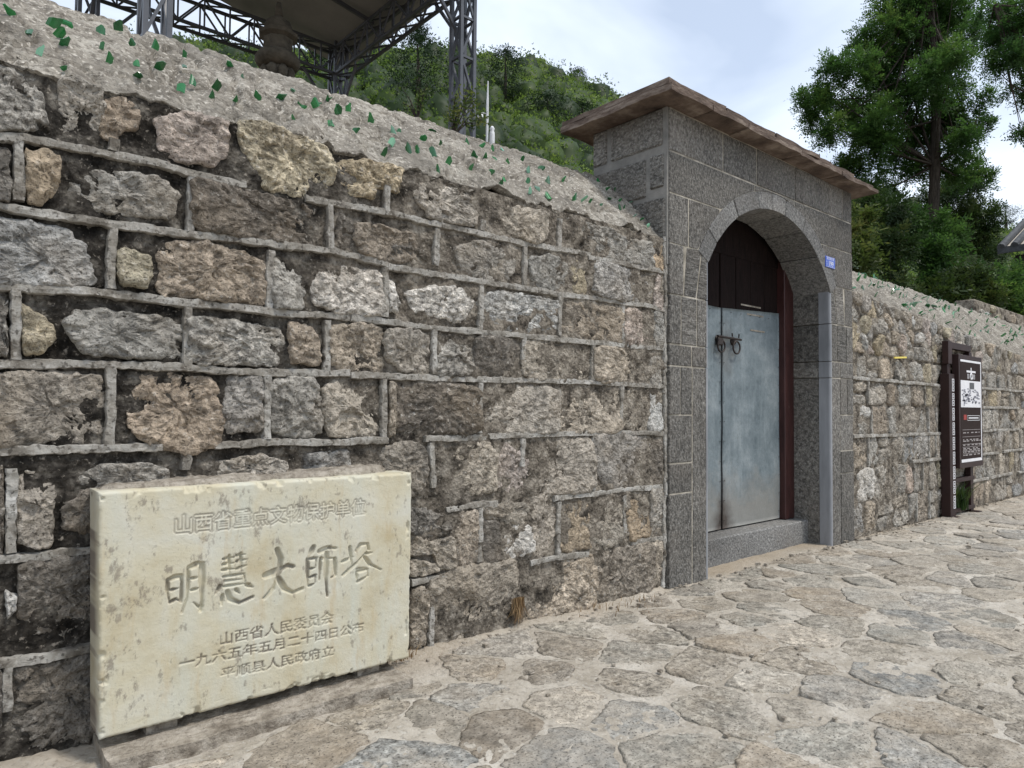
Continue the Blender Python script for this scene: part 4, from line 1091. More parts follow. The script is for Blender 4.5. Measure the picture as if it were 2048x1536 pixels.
l1 = carve_line('山西省重点文物保护单位', (200, 405), (1760, 240), 150, (300, 970)); l1o = grow(grow(l1)) & ~l1
lo = carve_line('山西省人民委员会', (550, 425), (1490, 232), 105, (300, 1190))
lo |= carve_line('一九六五年五月二十四日公布', (205, 625), (1745, 305), 100, (300, 1190))
lo |= carve_line('平顺县人民政府立', (555, 705), (1490, 500), 95, (300, 1190))
p3 = np.stack([GXg, GZg, 0*GXg], -1)
dep = np.clip(-big*2.4, 0, 0.015)*(big < 0)
soft = lambda m_: (m_*1.0+np.roll(m_, 1, 0)+np.roll(m_, -1, 0)+np.roll(m_, 1, 1)+np.roll(m_, -1, 1))/5
dep = dep+soft(l1o)*0.0036+soft(lo)*0.0058
edge = np.minimum(np.minimum(GXg-TX0, TX1-GXg), np.minimum(GZg-TZ0, TZ1-GZg))
chip = np.clip(1-edge/0.010, 0, 1)**2*0.010*(0.5+0.9*np.abs(fbm(p3*35, 3, 88)))+np.clip(1-edge/0.03, 0, 1)*np.clip(fbm(p3*28, 3, 89)-0.22, 0, 1)*0.05
Y = TY+dep+chip+fbm(p3*3.5, 3, 90)*0.003+fbm(p3*60, 2, 91)*0.0005
front = np.stack([GXg+0.02*(1-(GZg-TZ0)/(TZ1-TZ0))*(1-(GXg-TX0)/(TX1-TX0)), Y, GZg], -1).reshape(-1, 3)
n = nx*nz2; ny = nz2
per = np.array([i*ny for i in range(nx)]+[(nx-1)*ny+j for j in range(1, ny)]+[i*ny+ny-1 for i in range(nx-2, -1, -1)]+[j for j in range(ny-2, 0, -1)])
rim = front[per].copy(); q3 = rim*1.0; rim[:, 1] = -0.03; mid = front[per].copy(); mid[:, 1] = -0.10; mid[:, 0] += fbm(q3*20, 3, 92)*0.003; mid[:, 2] += fbm(q3*20+4, 3, 93)*0.003
V = np.vstack([front, mid, rim]); m_ = len(per); k = np.arange(m_); k2 = (k+1) % m_
F = np.vstack([grid_faces(nx, nz2), np.stack([per[k], n+k, n+k2, per[k2]], 1), np.stack([n+k, n+m_+k, n+m_+k2, n+k2], 1)])
mm = mesh('slab', V, F)
# lichen and soot stains, old paint left in the small letters, plus painted shade
def blobs(lst):
    s_ = np.zeros(GXg.shape)
    for x, y, rx, rz_ in lst:
        cx, cz = tpix(x, y, o=(130, 900), s=2.415); s_ = np.maximum(s_, np.exp(-(((GXg-cx)/(rx*0.0006))**2+((GZg-cz)/(rz_*0.0006))**2)))
    return s_
bl = blobs([(640,235,50,40),(740,250,60,60),(700,430,60,50),(920,300,60,70),(930,400,50,70),(1020,445,45,35),(1040,200,35,20),(640,520,60,40),(700,640,60,50),(820,540,60,90),(740,660,40,60),(500,575,35,25),(215,590,40,80),(280,720,30,110),(370,280,90,60),(210,790,35,70),(190,1040,50,90),(300,960,60,60),(330,1150,40,60),(320,1240,70,80),(250,1200,60,50),(1150,270,80,60),(1480,260,50,30),(1360,420,30,60),(1340,300,40,60),(380,700,80,100),(880,970,50,40),(830,1010,40,50),(1390,890,25,35),(1570,920,30,40),(640,1200,60,50),(300,300,30,60),(200,480,40,60),(240,600,60,70)])
nn = fbm(p3*np.array([75, 34, 1]), 6, 95, 0.8)
stain_shade = np.clip((bl*0.9+nn*1.9-0.70)*2.0, 0, 1)*0.62
stain_shade = np.maximum(stain_shade, np.clip((fbm(p3*np.array([55, 30, 1]), 4, 97, 0.6)-0.42)*4, 0, 0.5))
pat = np.clip(0.62+fbm(p3*9, 3, 96)*0.9, 0.12, 0.85)
stain_shade = np.maximum(stain_shade, (big < -0.001)*np.clip(fbm(p3*12, 3, 101)*1.2+0.22, 0, 0.6)); stain_shade = np.maximum(stain_shade, lo*np.clip(pat*0.95, 0.15, 0.8)); stain_shade = np.maximum(stain_shade, l1o*pat*0.6)  # dark patches in the big strokes: carving shade put into the colour
st_all = np.zeros(len(V)); st_all[:n] = stain_shade.reshape(-1)*(1.0-0.0)
st_all[n:n+m_] = np.clip(fbm(q3*np.array([30, 30, 12]), 4, 98)*2.2+0.55, 0.25, 0.9)*(q3[:, 0] < TX0+0.03); st_all[n+m_:] = st_all[n:n+m_]  # left side face darkened: its shade painted in, together with streaks
at = mm.attributes.new('stain_shade', 'FLOAT', 'POINT'); at.data.foreach_set('value', st_all.astype(np.float32))
mm.polygons.foreach_set('use_smooth', np.ones(len(mm.polygons), bool))
obj('slab', mm, MAT['tablet'], tb)
# ledge below the tablet and the mortared stones behind its top
def rough_slab(name, poly, z0, z1, mat, seed, res=0.016, amp=0.012, parent=None, **kw):
    m, c = rock_mesh(name, poly, z1-z0, amp, res, back=0.0, facets=True, flat=14, seed=seed, rough_edge=0.02, gmax=0.22)
    V = np.empty(len(m.vertices)*3); m.vertices.foreach_get('co', V); V = V.reshape(-1, 3)
    V = np.c_[V[:, 0], V[:, 2], -V[:, 1]]; m.vertices.foreach_set('co', V.ravel()); m.flip_normals(); m.update()
    return obj(name, m, MAT[mat], parent, loc=(c[0], c[1], z0), **kw)
slab(0.49, 1.545, -0.272, 0.03, -0.05, 0.034, 611, 'stone_ledge', 'ledge', None, 1.6, label='rough brown stone ledge under the carved tablet', cat='ledge')
for xs_ in (0.62, 1.38): slab(xs_, xs_+0.10, -0.13, 0.02, 0.026, 0.078, int(xs_*100), 'packing_stone', 'ledge', tb)
for P, z1, s_ in (([(0.47, 0.04), (0.46, -0.10), (0.80, -0.13), (1.05, -0.11), (1.05, 0.04)], 0.845, 612), ([(1.03, 0.04), (1.03, -0.11), (1.30, -0.12), (1.52, -0.09), (1.53, 0.04)], 0.850, 613)):
    o = rough_slab('packing_stone', P, z1-0.05, z1, 'ledge', s_, amp=0.010, parent=wl)

# ------------------------------------------------------------------ information board
sg = thing('information_board', 'dark brown metal information board with white print standing against the wall', 'information board', (8.25, -0.10, -0.015))
def sb(name, a, b, mat, par=sg, bev=0.003): return MB().box(a, b).build(name, MAT[mat], par, bevel=bev)
post = sb('side_post', (0.0, -0.004, 0.02), (0.165, 0.085, 1.515), 'signbrown')
sb('post_neck', (0.03, 0.02, 1.513), (0.12, 0.075, 1.622), 'signbrown'); 
sb('post_head', (0.0, 0.0, 1.62), (0.115, 0.06, 1.862), 'signbrown')
sb('top_rail', (0.113, 0.005, 1.785), (0.75, 0.055, 1.855), 'signbrown')
sb('back_post', (0.70, 0.01, 0.02), (0.79, 0.07, 1.784), 'signbrown')
sb('middle_rail', (0.163, 0.005, 0.36), (0.82, 0.06, 0.405), 'signbrown'); sb('bottom_rail', (0.163, 0.005, 0.045), (0.82, 0.06, 0.085), 'signbrown')
for x in (0.02, 0.72): sb('foot', (x, -0.06, 0.0), (x+0.11, 0.075, 0.02), 'signbrown')
pn2 = sb('panel', (0.20, -0.035, 0.515), (0.975, 0.03, 1.73), 'signbrown')
sb('panel_face', (0.24, -0.0365, 0.60), (0.935, -0.034, 1.685), 'signdark', pn2, 0)
pr = lambda name, a, b, mat, d=0.0385: sb(name, (a[0], -d, a[1]), (b[0], -d+0.0014, b[1]), mat, pn2, 0)
pr('border_line', (0.245, 1.655), (0.93, 1.678), 'signwhite'); pr('border_line', (0.908, 0.60), (0.932, 1.654), 'signwhite'); pr('border_line', (0.245, 0.575), (0.93, 0.607), 'signwhite')
pr('picture', (0.245, 1.165), (0.905, 1.455), 'signwhite')
k = MB()
for j in range(60):
    x = 0.27+random.random()*0.56; z = 1.20+random.random()*0.16; w_ = random.uniform(0.02, 0.08); k.box((x, -0.0398, z), (x+w_, -0.0392, z+random.uniform(0.006, 0.025)))
for j in range(7): k.box((0.33+j*0.035, -0.04, 1.18+j*0.022), (0.355+j*0.035, -0.0394, 1.21+j*0.022))
k.build('picture_print', MAT['signgrey'], pn2, kind='stuff')
pr('picture_seal', (0.53, 1.365), (0.68, 1.435), 'black', 0.0405)
k = MB().box((0.44, -0.039, 1.545), (0.74, -0.038, 1.566)).box((0.575, -0.0392, 1.52), (0.602, -0.0381, 1.60)); k.torus((0.588, -0.0385, 1.503), 0.030, 0.0085, 'y', 18, 6)
for x in (0.47, 0.505, 0.66, 0.70): k.box((x, -0.039, 1.475), (x+0.012, -0.038, 1.53))
k.build('board_emblem', MAT['signwhite'], pn2)
pr('red_seal', (0.33, 1.03), (0.42, 1.085), 'signred'); k = MB()
for (x0, x1, z0, z1) in ((0.45, 0.86, 1.022, 1.027), (0.45, 0.86, 1.072, 1.077), (0.45, 0.454, 1.027, 1.072), (0.856, 0.86, 1.027, 1.072), (0.49, 0.82, 1.043, 1.056)): k.box((x0, -0.0385, z0), (x1, -0.0375, z1))
k.build('title_box', MAT['signwhite'], pn2)
k = MB()
for z in (0.92, 0.845, 0.765, 0.735, 0.69, 0.665): k.box((0.285, -0.0385, z), (0.885, -0.0375, z+0.004))
for z in (0.885, 0.81, 0.795, 0.752, 0.715, 0.70, 0.677, 0.645):
    x = 0.30
    while x < 0.84:
        w_ = random.uniform(0.03, 0.10); k.box((x, -0.0386, z), (x+w_, -0.0376, z+0.011)); x += w_+random.uniform(0.02, 0.10)
k.build('table_print', MAT['signtext'], pn2)
for j in range(9):
    z0 = 0.10+j*0.154; k = MB()
    for s_ in (0, 1):
        a, b_ = z0+s_*0.070, z0+s_*0.070+0.062
        k.box((0.085, -0.0062, a), (0.148, -0.0045, a+0.008)); k.box((0.085, -0.0062, b_-0.008), (0.148, -0.0045, b_)); k.box((0.085, -0.0062, a+0.008), (0.096, -0.0045, b_-0.008)); k.box((0.137, -0.0062, a+0.008), (0.148, -0.0045, b_-0.008)); k.box((0.11, -0.0062, a+0.02), (0.124, -0.0045, b_-0.02))
    k.build('fret_motif', MAT['signwhite'], post)
MB().bar((7.303, -0.030, 1.622), (7.02, -0.026, 1.604), 0.010, 0.016).build('paper_strip', MAT['yellow'], label='bright yellow paper strip stuck on the rubble wall', cat='paper strip')

# ------------------------------------------------------------------ foliage
def leaf_cloud(centres, dirs, size, tint, leaflets=9, asp=0.42, droop=0.2, seed=0):
    """compound (pinnate) leaves: each a row of paired leaflets"""
    r_ = np.random.default_rng(seed); n = len(centres); k = leaflets
    ax = dirs/np.linalg.norm(dirs, axis=1, keepdims=True)
    up = np.tile([0, 0, 1.0], (n, 1))+r_.normal(0, 0.45, (n, 3))
    sd_ = np.cross(ax, up); sd_ /= np.linalg.norm(sd_, axis=1, keepdims=True)+1e-9; nn_ = np.cross(sd_, ax)
    V = []; T = []
    for j in range(k):
        s_ = (j//2)/max(1, (k-1)//2); side = 0 if j == k-1 else (1 if j % 2 else -1)
        base = centres+ax*(size*(s_-0.3))[:, None]-np.c_[np.zeros((n, 2)), (size*droop*s_*s_)]
        d = (sd_*side*0.9+ax*0.45) if side else ax
        d = d+r_.normal(0, 0.18, (n, 3))+nn_*r_.normal(0, 0.25, n)[:, None]; d /= np.linalg.norm(d, axis=1, keepdims=True)
        w_ = np.cross(d, nn_); w_ /= np.linalg.norm(w_, axis=1, keepdims=True)+1e-9
        L_ = (size*0.42)[:, None]; ww = L_*asp*0.5
        q = np.stack([base, base+d*L_*0.5+w_*ww, base+d*L_, base+d*L_*0.5-w_*ww], 1)
        V.append(q); T.append(np.clip(tint+r_.normal(0, 0.10, n), 0, 1))
    V = np.stack(V, 1).reshape(-1, 3); T = np.repeat(np.stack(T, 1).reshape(-1), 4)
    F = np.arange(len(V)).reshape(-1, 4)
    return V, F, T
def foliage_obj(name, V, F, T, mat, parent=None, **kw):
    m = mesh(name, V, F); a = m.attributes.new('tint', 'FLOAT', 'POINT'); a.data.foreach_set('value', T.astype(np.float32))
    return obj(name, m, MAT[mat], parent, **kw)
def ball(n, r_, shell=0.55):
    d = r_.normal(0, 1, (n, 3)); d /= np.linalg.norm(d, axis=1, keepdims=True); return d*(r_.random(n)**shell)[:, None], d
def blob_tree(name, label, cat, base, bl, depth, dens, lsize, mat, trunk_r, seed, group=None, zspread=1.0, leaflets=9, trunk_pts=None, sq=0.8, tint0=0.45, asp=0.42):
    """bl: (px, py, radius px, depth offset m) clumps seen in the photo, at the tree's own distance"""
    r_ = np.random.default_rng(seed)
    root = thing(name, label, cat, tuple(base), group); B = Vector(base)
    C = []; Dd = []; S = []; T = []
    trunk = MB()
    tp = trunk_pts if trunk_pts else [np.array(base), np.array(base)+np.array([0, 0, 2.0])]
    tr = np.linspace(trunk_r, trunk_r*0.45, len(tp)); trunk.tube([tuple(np.array(p)-np.array(base)) for p in tp], list(tr), 10)
    for (px, py, rp, do) in bl:
        c = gd(px, py, depth+do); rad = rp/1400*(depth+do)
        # sub-clumps make the outline uneven
        ns = 7
        sub, sdir = ball(ns, r_, 0.5)
        for s_ in range(ns):
            cc = c+sub[s_]*rad*0.88*np.array([1, 1.0*zspread, sq]); rr_ = rad*r_.uniform(0.36, 0.62)
            n = max(4, int(dens*rr_*rr_)); p, d = ball(n, r_, 0.72)
            C.append(cc+p*rr_*np.array([1.05, 1, 0.95])); dr = d+np.array([0, 0, 0.1])+r_.normal(0, 0.4, (n, 3)); Dd.append(dr)
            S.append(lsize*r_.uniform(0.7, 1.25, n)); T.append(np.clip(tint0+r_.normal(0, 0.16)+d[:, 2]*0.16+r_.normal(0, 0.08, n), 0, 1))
            # twig
            a = tp[r_.integers(max(1, len(tp)//2), len(tp))] if len(tp) > 2 else tp[-1]
            if s_ < 3:
                a = np.array(a); m1 = a*0.45+cc*0.55+r_.normal(0, rad*0.12, 3)+np.array([0, 0, -0.08*np.linalg.norm(cc-a)])
                trunk.tube([tuple(a-base), tuple(m1-base), tuple(cc-base)], [trunk_r*0.20, trunk_r*0.11, trunk_r*0.035], 5, cap=False)
    C = np.concatenate(C)-np.array(base); Dd = np.concatenate(Dd); S = np.concatenate(S); T = np.concatenate(T)
    trunk.build('trunk', MAT['bark'], root)
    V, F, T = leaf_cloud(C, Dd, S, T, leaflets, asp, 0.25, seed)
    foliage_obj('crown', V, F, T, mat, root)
    return root
# big locust tree behind the right wall
bz = 0.0
td = 18.0
tb_ = gd(1848, 640, td); tb_[2] = 0.0
tp = [tb_, gd(1852, 560, td), gd(1862, 470, td), gd(1868, 400, td), gd(1870, 330, td), gd(1872, 240, td), gd(1866, 130, td), gd(1860, 30, td), gd(1858, -60, td)]
blob_tree('locust_tree', 'tall locust tree with dark straight trunk rising behind the far wall', 'tree', tb_,
    [(1640,190,48,0),(1625,225,38,0.6),(1690,150,55,-0.5),(1700,240,58,0.4),(1660,255,35,-0.4),(1735,105,58,0.5),(1755,190,75,0.8),(1770,290,80,-0.4),(1710,325,45,0.5),(1800,50,78,0.2),(1850,150,85,-0.9),(1880,40,80,0.9),(1870,250,80,1.0),(1925,190,55,0),(1915,285,50,-0.5),(1955,325,36,0.3),(1830,330,55,0.6),(1900,110,66,0.2),(1750,380,60,0.8),(1960,250,28,0.4),(1850,-40,90,0),(1800,120,70,1.2),(1985,345,18,0.3),(1920,350,34,0.0)],
    td, 700, 0.185, 'leaf', 0.17, 5, trunk_pts=tp, tint0=0.42)
td2 = 13.5; b2 = gd(2140, 700, td2); b2[2] = 0.0
tp2 = [b2, gd(2130, 400, td2), gd(2090, 200, td2), gd(2040, 80, td2), gd(1990, 10, td2)]
blob_tree('locust_tree', 'locust tree whose thin branches reach over beside the taller tree', 'tree', b2,
    [(2040,40,55,0),(1990,15,40,0.3),(2035,120,45,-0.3),(2060,200,48,0.2),(2048,260,28,0),(2000,80,36,0.4),(2100,120,70,0.3),(2110,20,80,-0.3),(2120,230,60,0.3),(1985,130,26,0)],
    td2, 900, 0.145, 'leaf', 0.11, 6, trunk_pts=tp2, tint0=0.30)
# shrubs behind the right wall
def shrub(label, bl, depth, mat, seed, tint0, dens=420, ls=0.24, group='shrubs beyond the wall'):
    c = gd(bl[0][0], bl[0][1], depth); c[2] = 0.0
    tp = [c, c+np.array([0.05, 0, max(0.5, 1.2)]), c+np.array([0.1, 0.05, 2.2])]
    blob_tree('shrub', label, 'shrub', c, bl, depth, dens, ls, mat, 0.06, seed, group, trunk_pts=tp, tint0=tint0)
shrub('bright yellow-green bush pressed against the gate side', [(1722,470,42,0),(1728,430,32,0.2),(1735,520,36,-0.2),(1712,540,28,0)], 12.5, 'leafyel', 31, 0.5)
shrub('loose bush with pale bare twigs under the big tree', [(1780,430,55,0),(1740,400,45,0.6),(1800,480,55,-0.3),(1760,510,50,0.3),(1790,555,40,-0.3),(1725,580,35,0)], 15.5, 'leafbush', 32, 0.45)
shrub('dark broad bush around the locust trunk', [(1850,520,55,0),(1840,440,50,0.4),(1900,470,60,0.5),(1880,545,50,-0.2),(1830,580,40,0),(1920,540,40,0.2),(1862,490,34,0)], 16.5, 'leaf', 33, 0.28)
shrub('olive bush with drooping leaves over the far coping', [(1915,560,48,0),(1950,555,42,0.2),(1880,590,45,-0.2),(1975,585,36,0.1),(1930,605,40,0)], 14.0, 'leafyel', 34, 0.22)
shrub('tall green bush standing between the trunk and the pine slope', [(1920,410,60,0),(1950,450,55,0.5),(1890,380,48,0.3),(1965,500,48,0.3),(1935,370,30,0.4)], 26.0, 'leafbush', 35, 0.55)
shrub('dense green bush in front of the tiled eave', [(2010,570,50,0),(2040,540,45,0.4),(1990,600,40,-0.2),(2045,600,45,0),(2085,560,60,0.3)], 15.0, 'leaf', 36, 0.5)

# hill
ridge = [(-500, 60, 62), (0, 62, 62), (330, 78, 62), (720, 92, 64), (830, 88, 66), (900, 92, 68), (960, 96, 70), (1040, 106, 72), (1100, 122, 74), (1150, 148, 76), (1200, 168, 78), (1250, 188, 80), (1400, 250, 84), (1600, 330, 90), (1750, 385, 96), (1900, 415, 100), (1980, 440, 104), (2048, 455, 106), (2200, 490, 110), (2600, 560, 120)]
rp_ = np.array(ridge, float)
def ridge_pt(px):
    py = np.interp(px, rp_[:, 0], rp_[:, 1])+30; dd = np.interp(px, rp_[:, 0], rp_[:, 2]); return gd(px, py, dd)
us = np.linspace(-500, 2600, 120); ts = np.r_[np.linspace(0, 1, 40), 1.25, 1.6]
HV = []
def hill_pt(u, t):
    rdg = ridge_pt(u); dr = rdg[:2]-CP[:2]; foot = CP[:2]+dr*0.26
    xy = foot+(rdg[:2]-foot)*t
    if t <= 1: z = rdg[2]*(0.05+0.95*(t**0.92))*1.0
    else: z = rdg[2]*(1-(t-1)*0.9)
    return np.array([xy[0], xy[1], z])
for u in us:
    for t in ts: HV.append(hill_pt(u, t) if t > 0 else np.r_[hill_pt(u, 0)[:2], -0.1])
HV = np.array(HV); HV[:, 2] += fbm(HV*0.12, 3, 55)*0.9-1.0
obj('hill', mesh('hill', HV, grid_faces(len(us), len(ts)), True), MAT['hillsoil'], kind='structure')
rh = np.random.default_rng(77)
C = []; Dd = []; S = []; T = []; KV = []; KF = []; KT = []
nu_, nv_ = 11, 7
au = np.linspace(0, 2*math.pi, nu_, endpoint=False); av = np.linspace(-0.35, 0.5*math.pi, nv_)
SPH = np.array([(math.cos(v)*math.cos(u), math.cos(v)*math.sin(u), math.sin(v)) for u in au for v in av])
SPF = grid_faces(nu_, nv_, True); kb = 0
for k in range(1700):
    u = rh.uniform(230, 1330) if k < 1230 else rh.uniform(1560, 2150); t = rh.random()**0.8
    q = hill_pt(u, max(0.06, t)); dist = np.linalg.norm(q-CP)
    vq = q-CP; pyq = H/2-FPX*(vq @ CU)/(vq @ _f)
    if pyq > (90+(u-110)*0.305 if u < 1400 else 700): continue      # hidden by the wall, from a step aside too
    rad = rh.uniform(0.75, 2.2)*(0.6+dist/130)*(1.0 if t < 0.85 else 0.8)
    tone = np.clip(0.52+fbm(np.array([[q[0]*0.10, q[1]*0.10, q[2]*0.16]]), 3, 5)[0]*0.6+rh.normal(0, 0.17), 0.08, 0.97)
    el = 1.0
    if rh.random() < 0.20: tone = rh.uniform(0.0, 0.10); el = rh.uniform(1.1, 1.7)  # dark trees at random, their tone also standing in for crown self-shadowing
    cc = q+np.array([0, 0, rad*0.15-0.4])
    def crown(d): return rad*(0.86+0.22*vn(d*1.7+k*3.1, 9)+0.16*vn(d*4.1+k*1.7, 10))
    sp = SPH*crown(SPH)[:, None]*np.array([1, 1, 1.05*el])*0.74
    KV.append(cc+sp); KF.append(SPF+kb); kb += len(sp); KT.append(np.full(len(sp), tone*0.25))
    n = int(50+rad*rad*22); d = rh.normal(0, 1, (n, 3)); d[:, 2] = np.abs(d[:, 2])-0.25; d /= np.linalg.norm(d, axis=1, keepdims=True)
    p = d*(crown(d)*rh.uniform(0.76, 1.10, n))[:, None]*np.array([1, 1, 1.05*el])
    C.append(cc+p); Dd.append(d+np.array([0, 0, 0.35])+rh.normal(0, 0.35, (n, 3)))
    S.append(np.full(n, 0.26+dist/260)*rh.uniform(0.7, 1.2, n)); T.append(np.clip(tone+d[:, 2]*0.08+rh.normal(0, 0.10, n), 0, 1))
C, Dd, S, T = map(np.concatenate, (C, Dd, S, T))
V, F, T = leaf_cloud(C, Dd, S, T, 2, 0.46, 0.15, 78)
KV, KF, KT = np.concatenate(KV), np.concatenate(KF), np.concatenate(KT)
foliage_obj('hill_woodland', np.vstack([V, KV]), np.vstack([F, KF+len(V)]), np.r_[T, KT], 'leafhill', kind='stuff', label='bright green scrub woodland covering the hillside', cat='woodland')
def conifer(label, px, py, t, hgt, rad, seed, shape='round', group='dark conifers on the hillside'):
    q = gd(px, py, 10)  # bearing only; its foot is put on the slope
    best = None
    for t_ in np.linspace(0.05, 1.0, 96):
        h_ = hill_pt(px, t_)
        v = h_-CP; pyy = H/2-FPX*(v @ CU)/(v @ _f)
        if best is None or abs(pyy-py) < best[0]: best = (abs(pyy-py), h_)
    base = best[1]-np.array([0, 0, 0.4]); r_ = np.random.default_rng(seed)
    root = thing('conifer_tree', label, 'tree', tuple(base), group)
    MB().tube([(0, 0, -0.3), (0.02*hgt, 0, hgt*0.5), (0, 0, hgt*0.9)], [rad*0.10, rad*0.07, rad*0.02], 7).build('trunk', MAT['bark'], root)
    C = []; Dd = []
    n = 1500
    if shape == 'round': zz = r_.random(n); prof = np.sqrt(np.clip(1-(2*zz-0.95)**2, 0.02, 1))
    elif shape == 'cone': zz = r_.random(n)**1.3; prof = (1-zz)**0.75+0.06
    else: zz = np.clip(0.45+0.5*r_.random(n), 0, 1); lay = np.floor(zz*7); prof = 0.35+0.65*_tab[(lay.astype(int)*97+seed*31) % 65536]; zz = (lay+r_.normal(0, 0.18, n))/7+0.05
    a = r_.random(n)*2*math.pi; rr_ = prof*rad*r_.random(n)**0.4*(1+0.25*np.sin(a*3+seed)+0.2*np.sin(zz*17+a*2))
    P = np.c_[np.cos(a)*rr_, np.sin(a)*rr_, hgt*(0.12+0.88*zz)]
    D_ = np.c_[np.cos(a), np.sin(a), np.full(n, 0.6)]+r_.normal(0, 0.4, (n, 3))
    V, F, T = leaf_cloud(P, D_, np.full(n, 0.12*hgt**0.5+0.12)*r_.uniform(0.7, 1.2, n), np.clip(r_.normal(0.45, 0.22, n), 0, 1), 3, 0.4, 0.1, seed)
    foliage_obj('crown', V, F, T, 'leafdark', root)
conifer('small round dark cypress standing alone on the skyline', 1155, 162, 1, 2.7, 1.15, 1)
conifer('broad dark cypress on the slope below the skyline', 1010, 205, 1, 4.2, 1.55, 2)
conifer('dark tree at mid slope beside the lattice column', 835, 240, 1, 5.2, 1.9, 3, 'round')
conifer('dark bush-like cypress just above the wall near the gate', 1165, 265, 1, 2.6, 1.5, 4)
conifer('low dark conifer above the antenna mast', 1095, 250, 1, 2.4, 1.5, 5)
conifer('thin sparse pine poking above the ridge beside the truss', 838, 92, 1, 3.6, 1.1, 6, 'pine')
conifer('flat topped pine on the far right ridge', 2012, 470, 1, 5.2, 3.0, 7, 'pine')
conifer('second flat topped pine lower on the far right ridge', 2052, 480, 1, 3.6, 2.6, 8, 'pine')
conifer('dark conical tree seen under the truss behind the pagoda', 640, 165, 1, 3.6, 1.6, 9, 'cone')

# ------------------------------------------------------------------ canopy, pagoda, mast
cn = thing('canopy_shelter', 'dark steel lattice shelter with white sheet roof over the pagoda', 'canopy', (4.3, 8.1, 0))
def cpt(x, y, z): return (x-4.3, y-8.1, z)
XA, XB, YA, YB = 2.03, 6.41, 6.0, 10.2; cw = 0.125
def col(x, y):
    c = MB()
    for sx in (-1, 1):
        for sy in (-1, 1):
            c.bar(cpt(x+sx*cw, y+sy*cw, 0), cpt(x+sx*cw, y+sy*cw, 8.4), 0.055)
    o = c.build('column', MAT['steel'], cn)
    br = MB(); st = 0.62; k = 0; z = 0.3
    while z < 8.0:
        for (dx0, dy0, dx1, dy1) in ((-1, -1, 1, -1), (1, -1, 1, 1), (1, 1, -1, 1), (-1, 1, -1, -1)):
            a = (x+dx0*cw, y+dy0*cw); b = (x+dx1*cw, y+dy1*cw)
            br.bar(cpt(*a, z), cpt(*b, z), 0.036)
            if k % 2: a, b = b, a
            br.bar(cpt(*a, z), cpt(*b, z+st), 0.036)
        z += st; k += 1
    br.build('bracing', MAT['steel'], o)
for x in (XA, XB):
    for y in (YA, YB): col(x, y)
def truss(p, q, zl, zh, wdt, along):
    ch = MB(); p = np.array(p); q = np.array(q); nrm = np.array([0, 1]) if along == 'x' else np.array([1, 0])
    for s_ in (-1, 1):
        for z in (zl, zh): ch.bar(cpt(*(p+nrm*s_*wdt), z), cpt(*(q+nrm*s_*wdt), z), 0.05)
    Lk = np.linalg.norm(q-p); n = int(Lk/0.42)
    o = ch.build('roof_truss', MAT['steel'], cn); wb = MB()
    for i in range(n):
        a = p+(q-p)*i/n; b = p+(q-p)*(i+1)/n
        for s_ in (-1, 1):
            z0, z1 = (zl, zh) if i % 2 else (zh, zl)
            wb.bar(cpt(*(a+nrm*s_*wdt), z0), cpt(*(b+nrm*s_*wdt), z1), 0.028); wb.bar(cpt(*(a+nrm*s_*wdt), zl), cpt(*(a+nrm*s_*wdt), zh), 0.026)
        for z in (zl, zh): wb.bar(cpt(*(a+nrm*wdt), z), cpt(*(b-nrm*wdt), z), 0.024)
    wb.build('web', MAT['steel'], o)
truss((XA, YA), (XB, YA), 7.72, 8.25, 0.13, 'x'); truss((XA, YB), (XB, YB), 7.72, 8.25, 0.13, 'x')
truss((XA, YA), (XA, YB), 7.72, 8.25, 0.13, 'y'); truss((XB, YA), (XB, YB), 7.72, 8.25, 0.13, 'y')
for x, sx in ((XA, 1), (XB, -1)):
    for y, sy in ((YA, 1), (YB, -1)):
        MB().bar(cpt(x, y+sy*0.1, 6.9), cpt(x, y+sy*0.75, 7.72), 0.045).bar(cpt(x+sx*0.1, y, 6.9), cpt(x+sx*0.75, y, 7.72), 0.045).build('knee_brace', MAT['steel'], cn)
zr0, zr1 = 8.32, 8.75; xm = (XA+XB)/2
for (x0, x1, za, zb) in ((XA-0.5, xm, zr0-0.05, zr1), (xm, XB+0.5, zr1, zr0-0.05)):
    MB().add([cpt(x0, YA-0.6, za), cpt(x1, YA-0.6, zb), cpt(x1, YB+0.6, zb), cpt(x0, YB+0.6, za), cpt(x0, YA-0.6, za+0.06), cpt(x1, YA-0.6, zb+0.06), cpt(x1, YB+0.6, zb+0.06), cpt(x0, YB+0.6, za+0.06)],
             [(0,1,2,3),(4,7,6,5),(0,4,5,1),(1,5,6,2),(2,6,7,3),(3,7,4,0)]).build('roof_sheet', MAT['panel'], cn)
for y in (7.4, 8.8):
    MB().bar(cpt(XA, y, zr0-0.06), cpt(xm, y, zr1-0.09), 0.05, 0.07).bar(cpt(xm, y, zr1-0.09), cpt(XB, y, zr0-0.06), 0.05, 0.07).build('purlin', MAT['steel'], cn)
MB().bar(cpt(xm, YA, zr1-0.12), cpt(xm, YB, zr1-0.12), 0.08, 0.10).build('ridge_beam', MAT['steel'], cn)
pg = thing('stone_pagoda', 'weathered stone pagoda with ringed spire under the steel shelter', 'pagoda', (4.32, 8.1, 0))
MB().box((-1.1, -1.1, -0.05), (1.1, 1.1, 3.2)).build('body', MAT['pagoda'], pg, bevel=0.03)
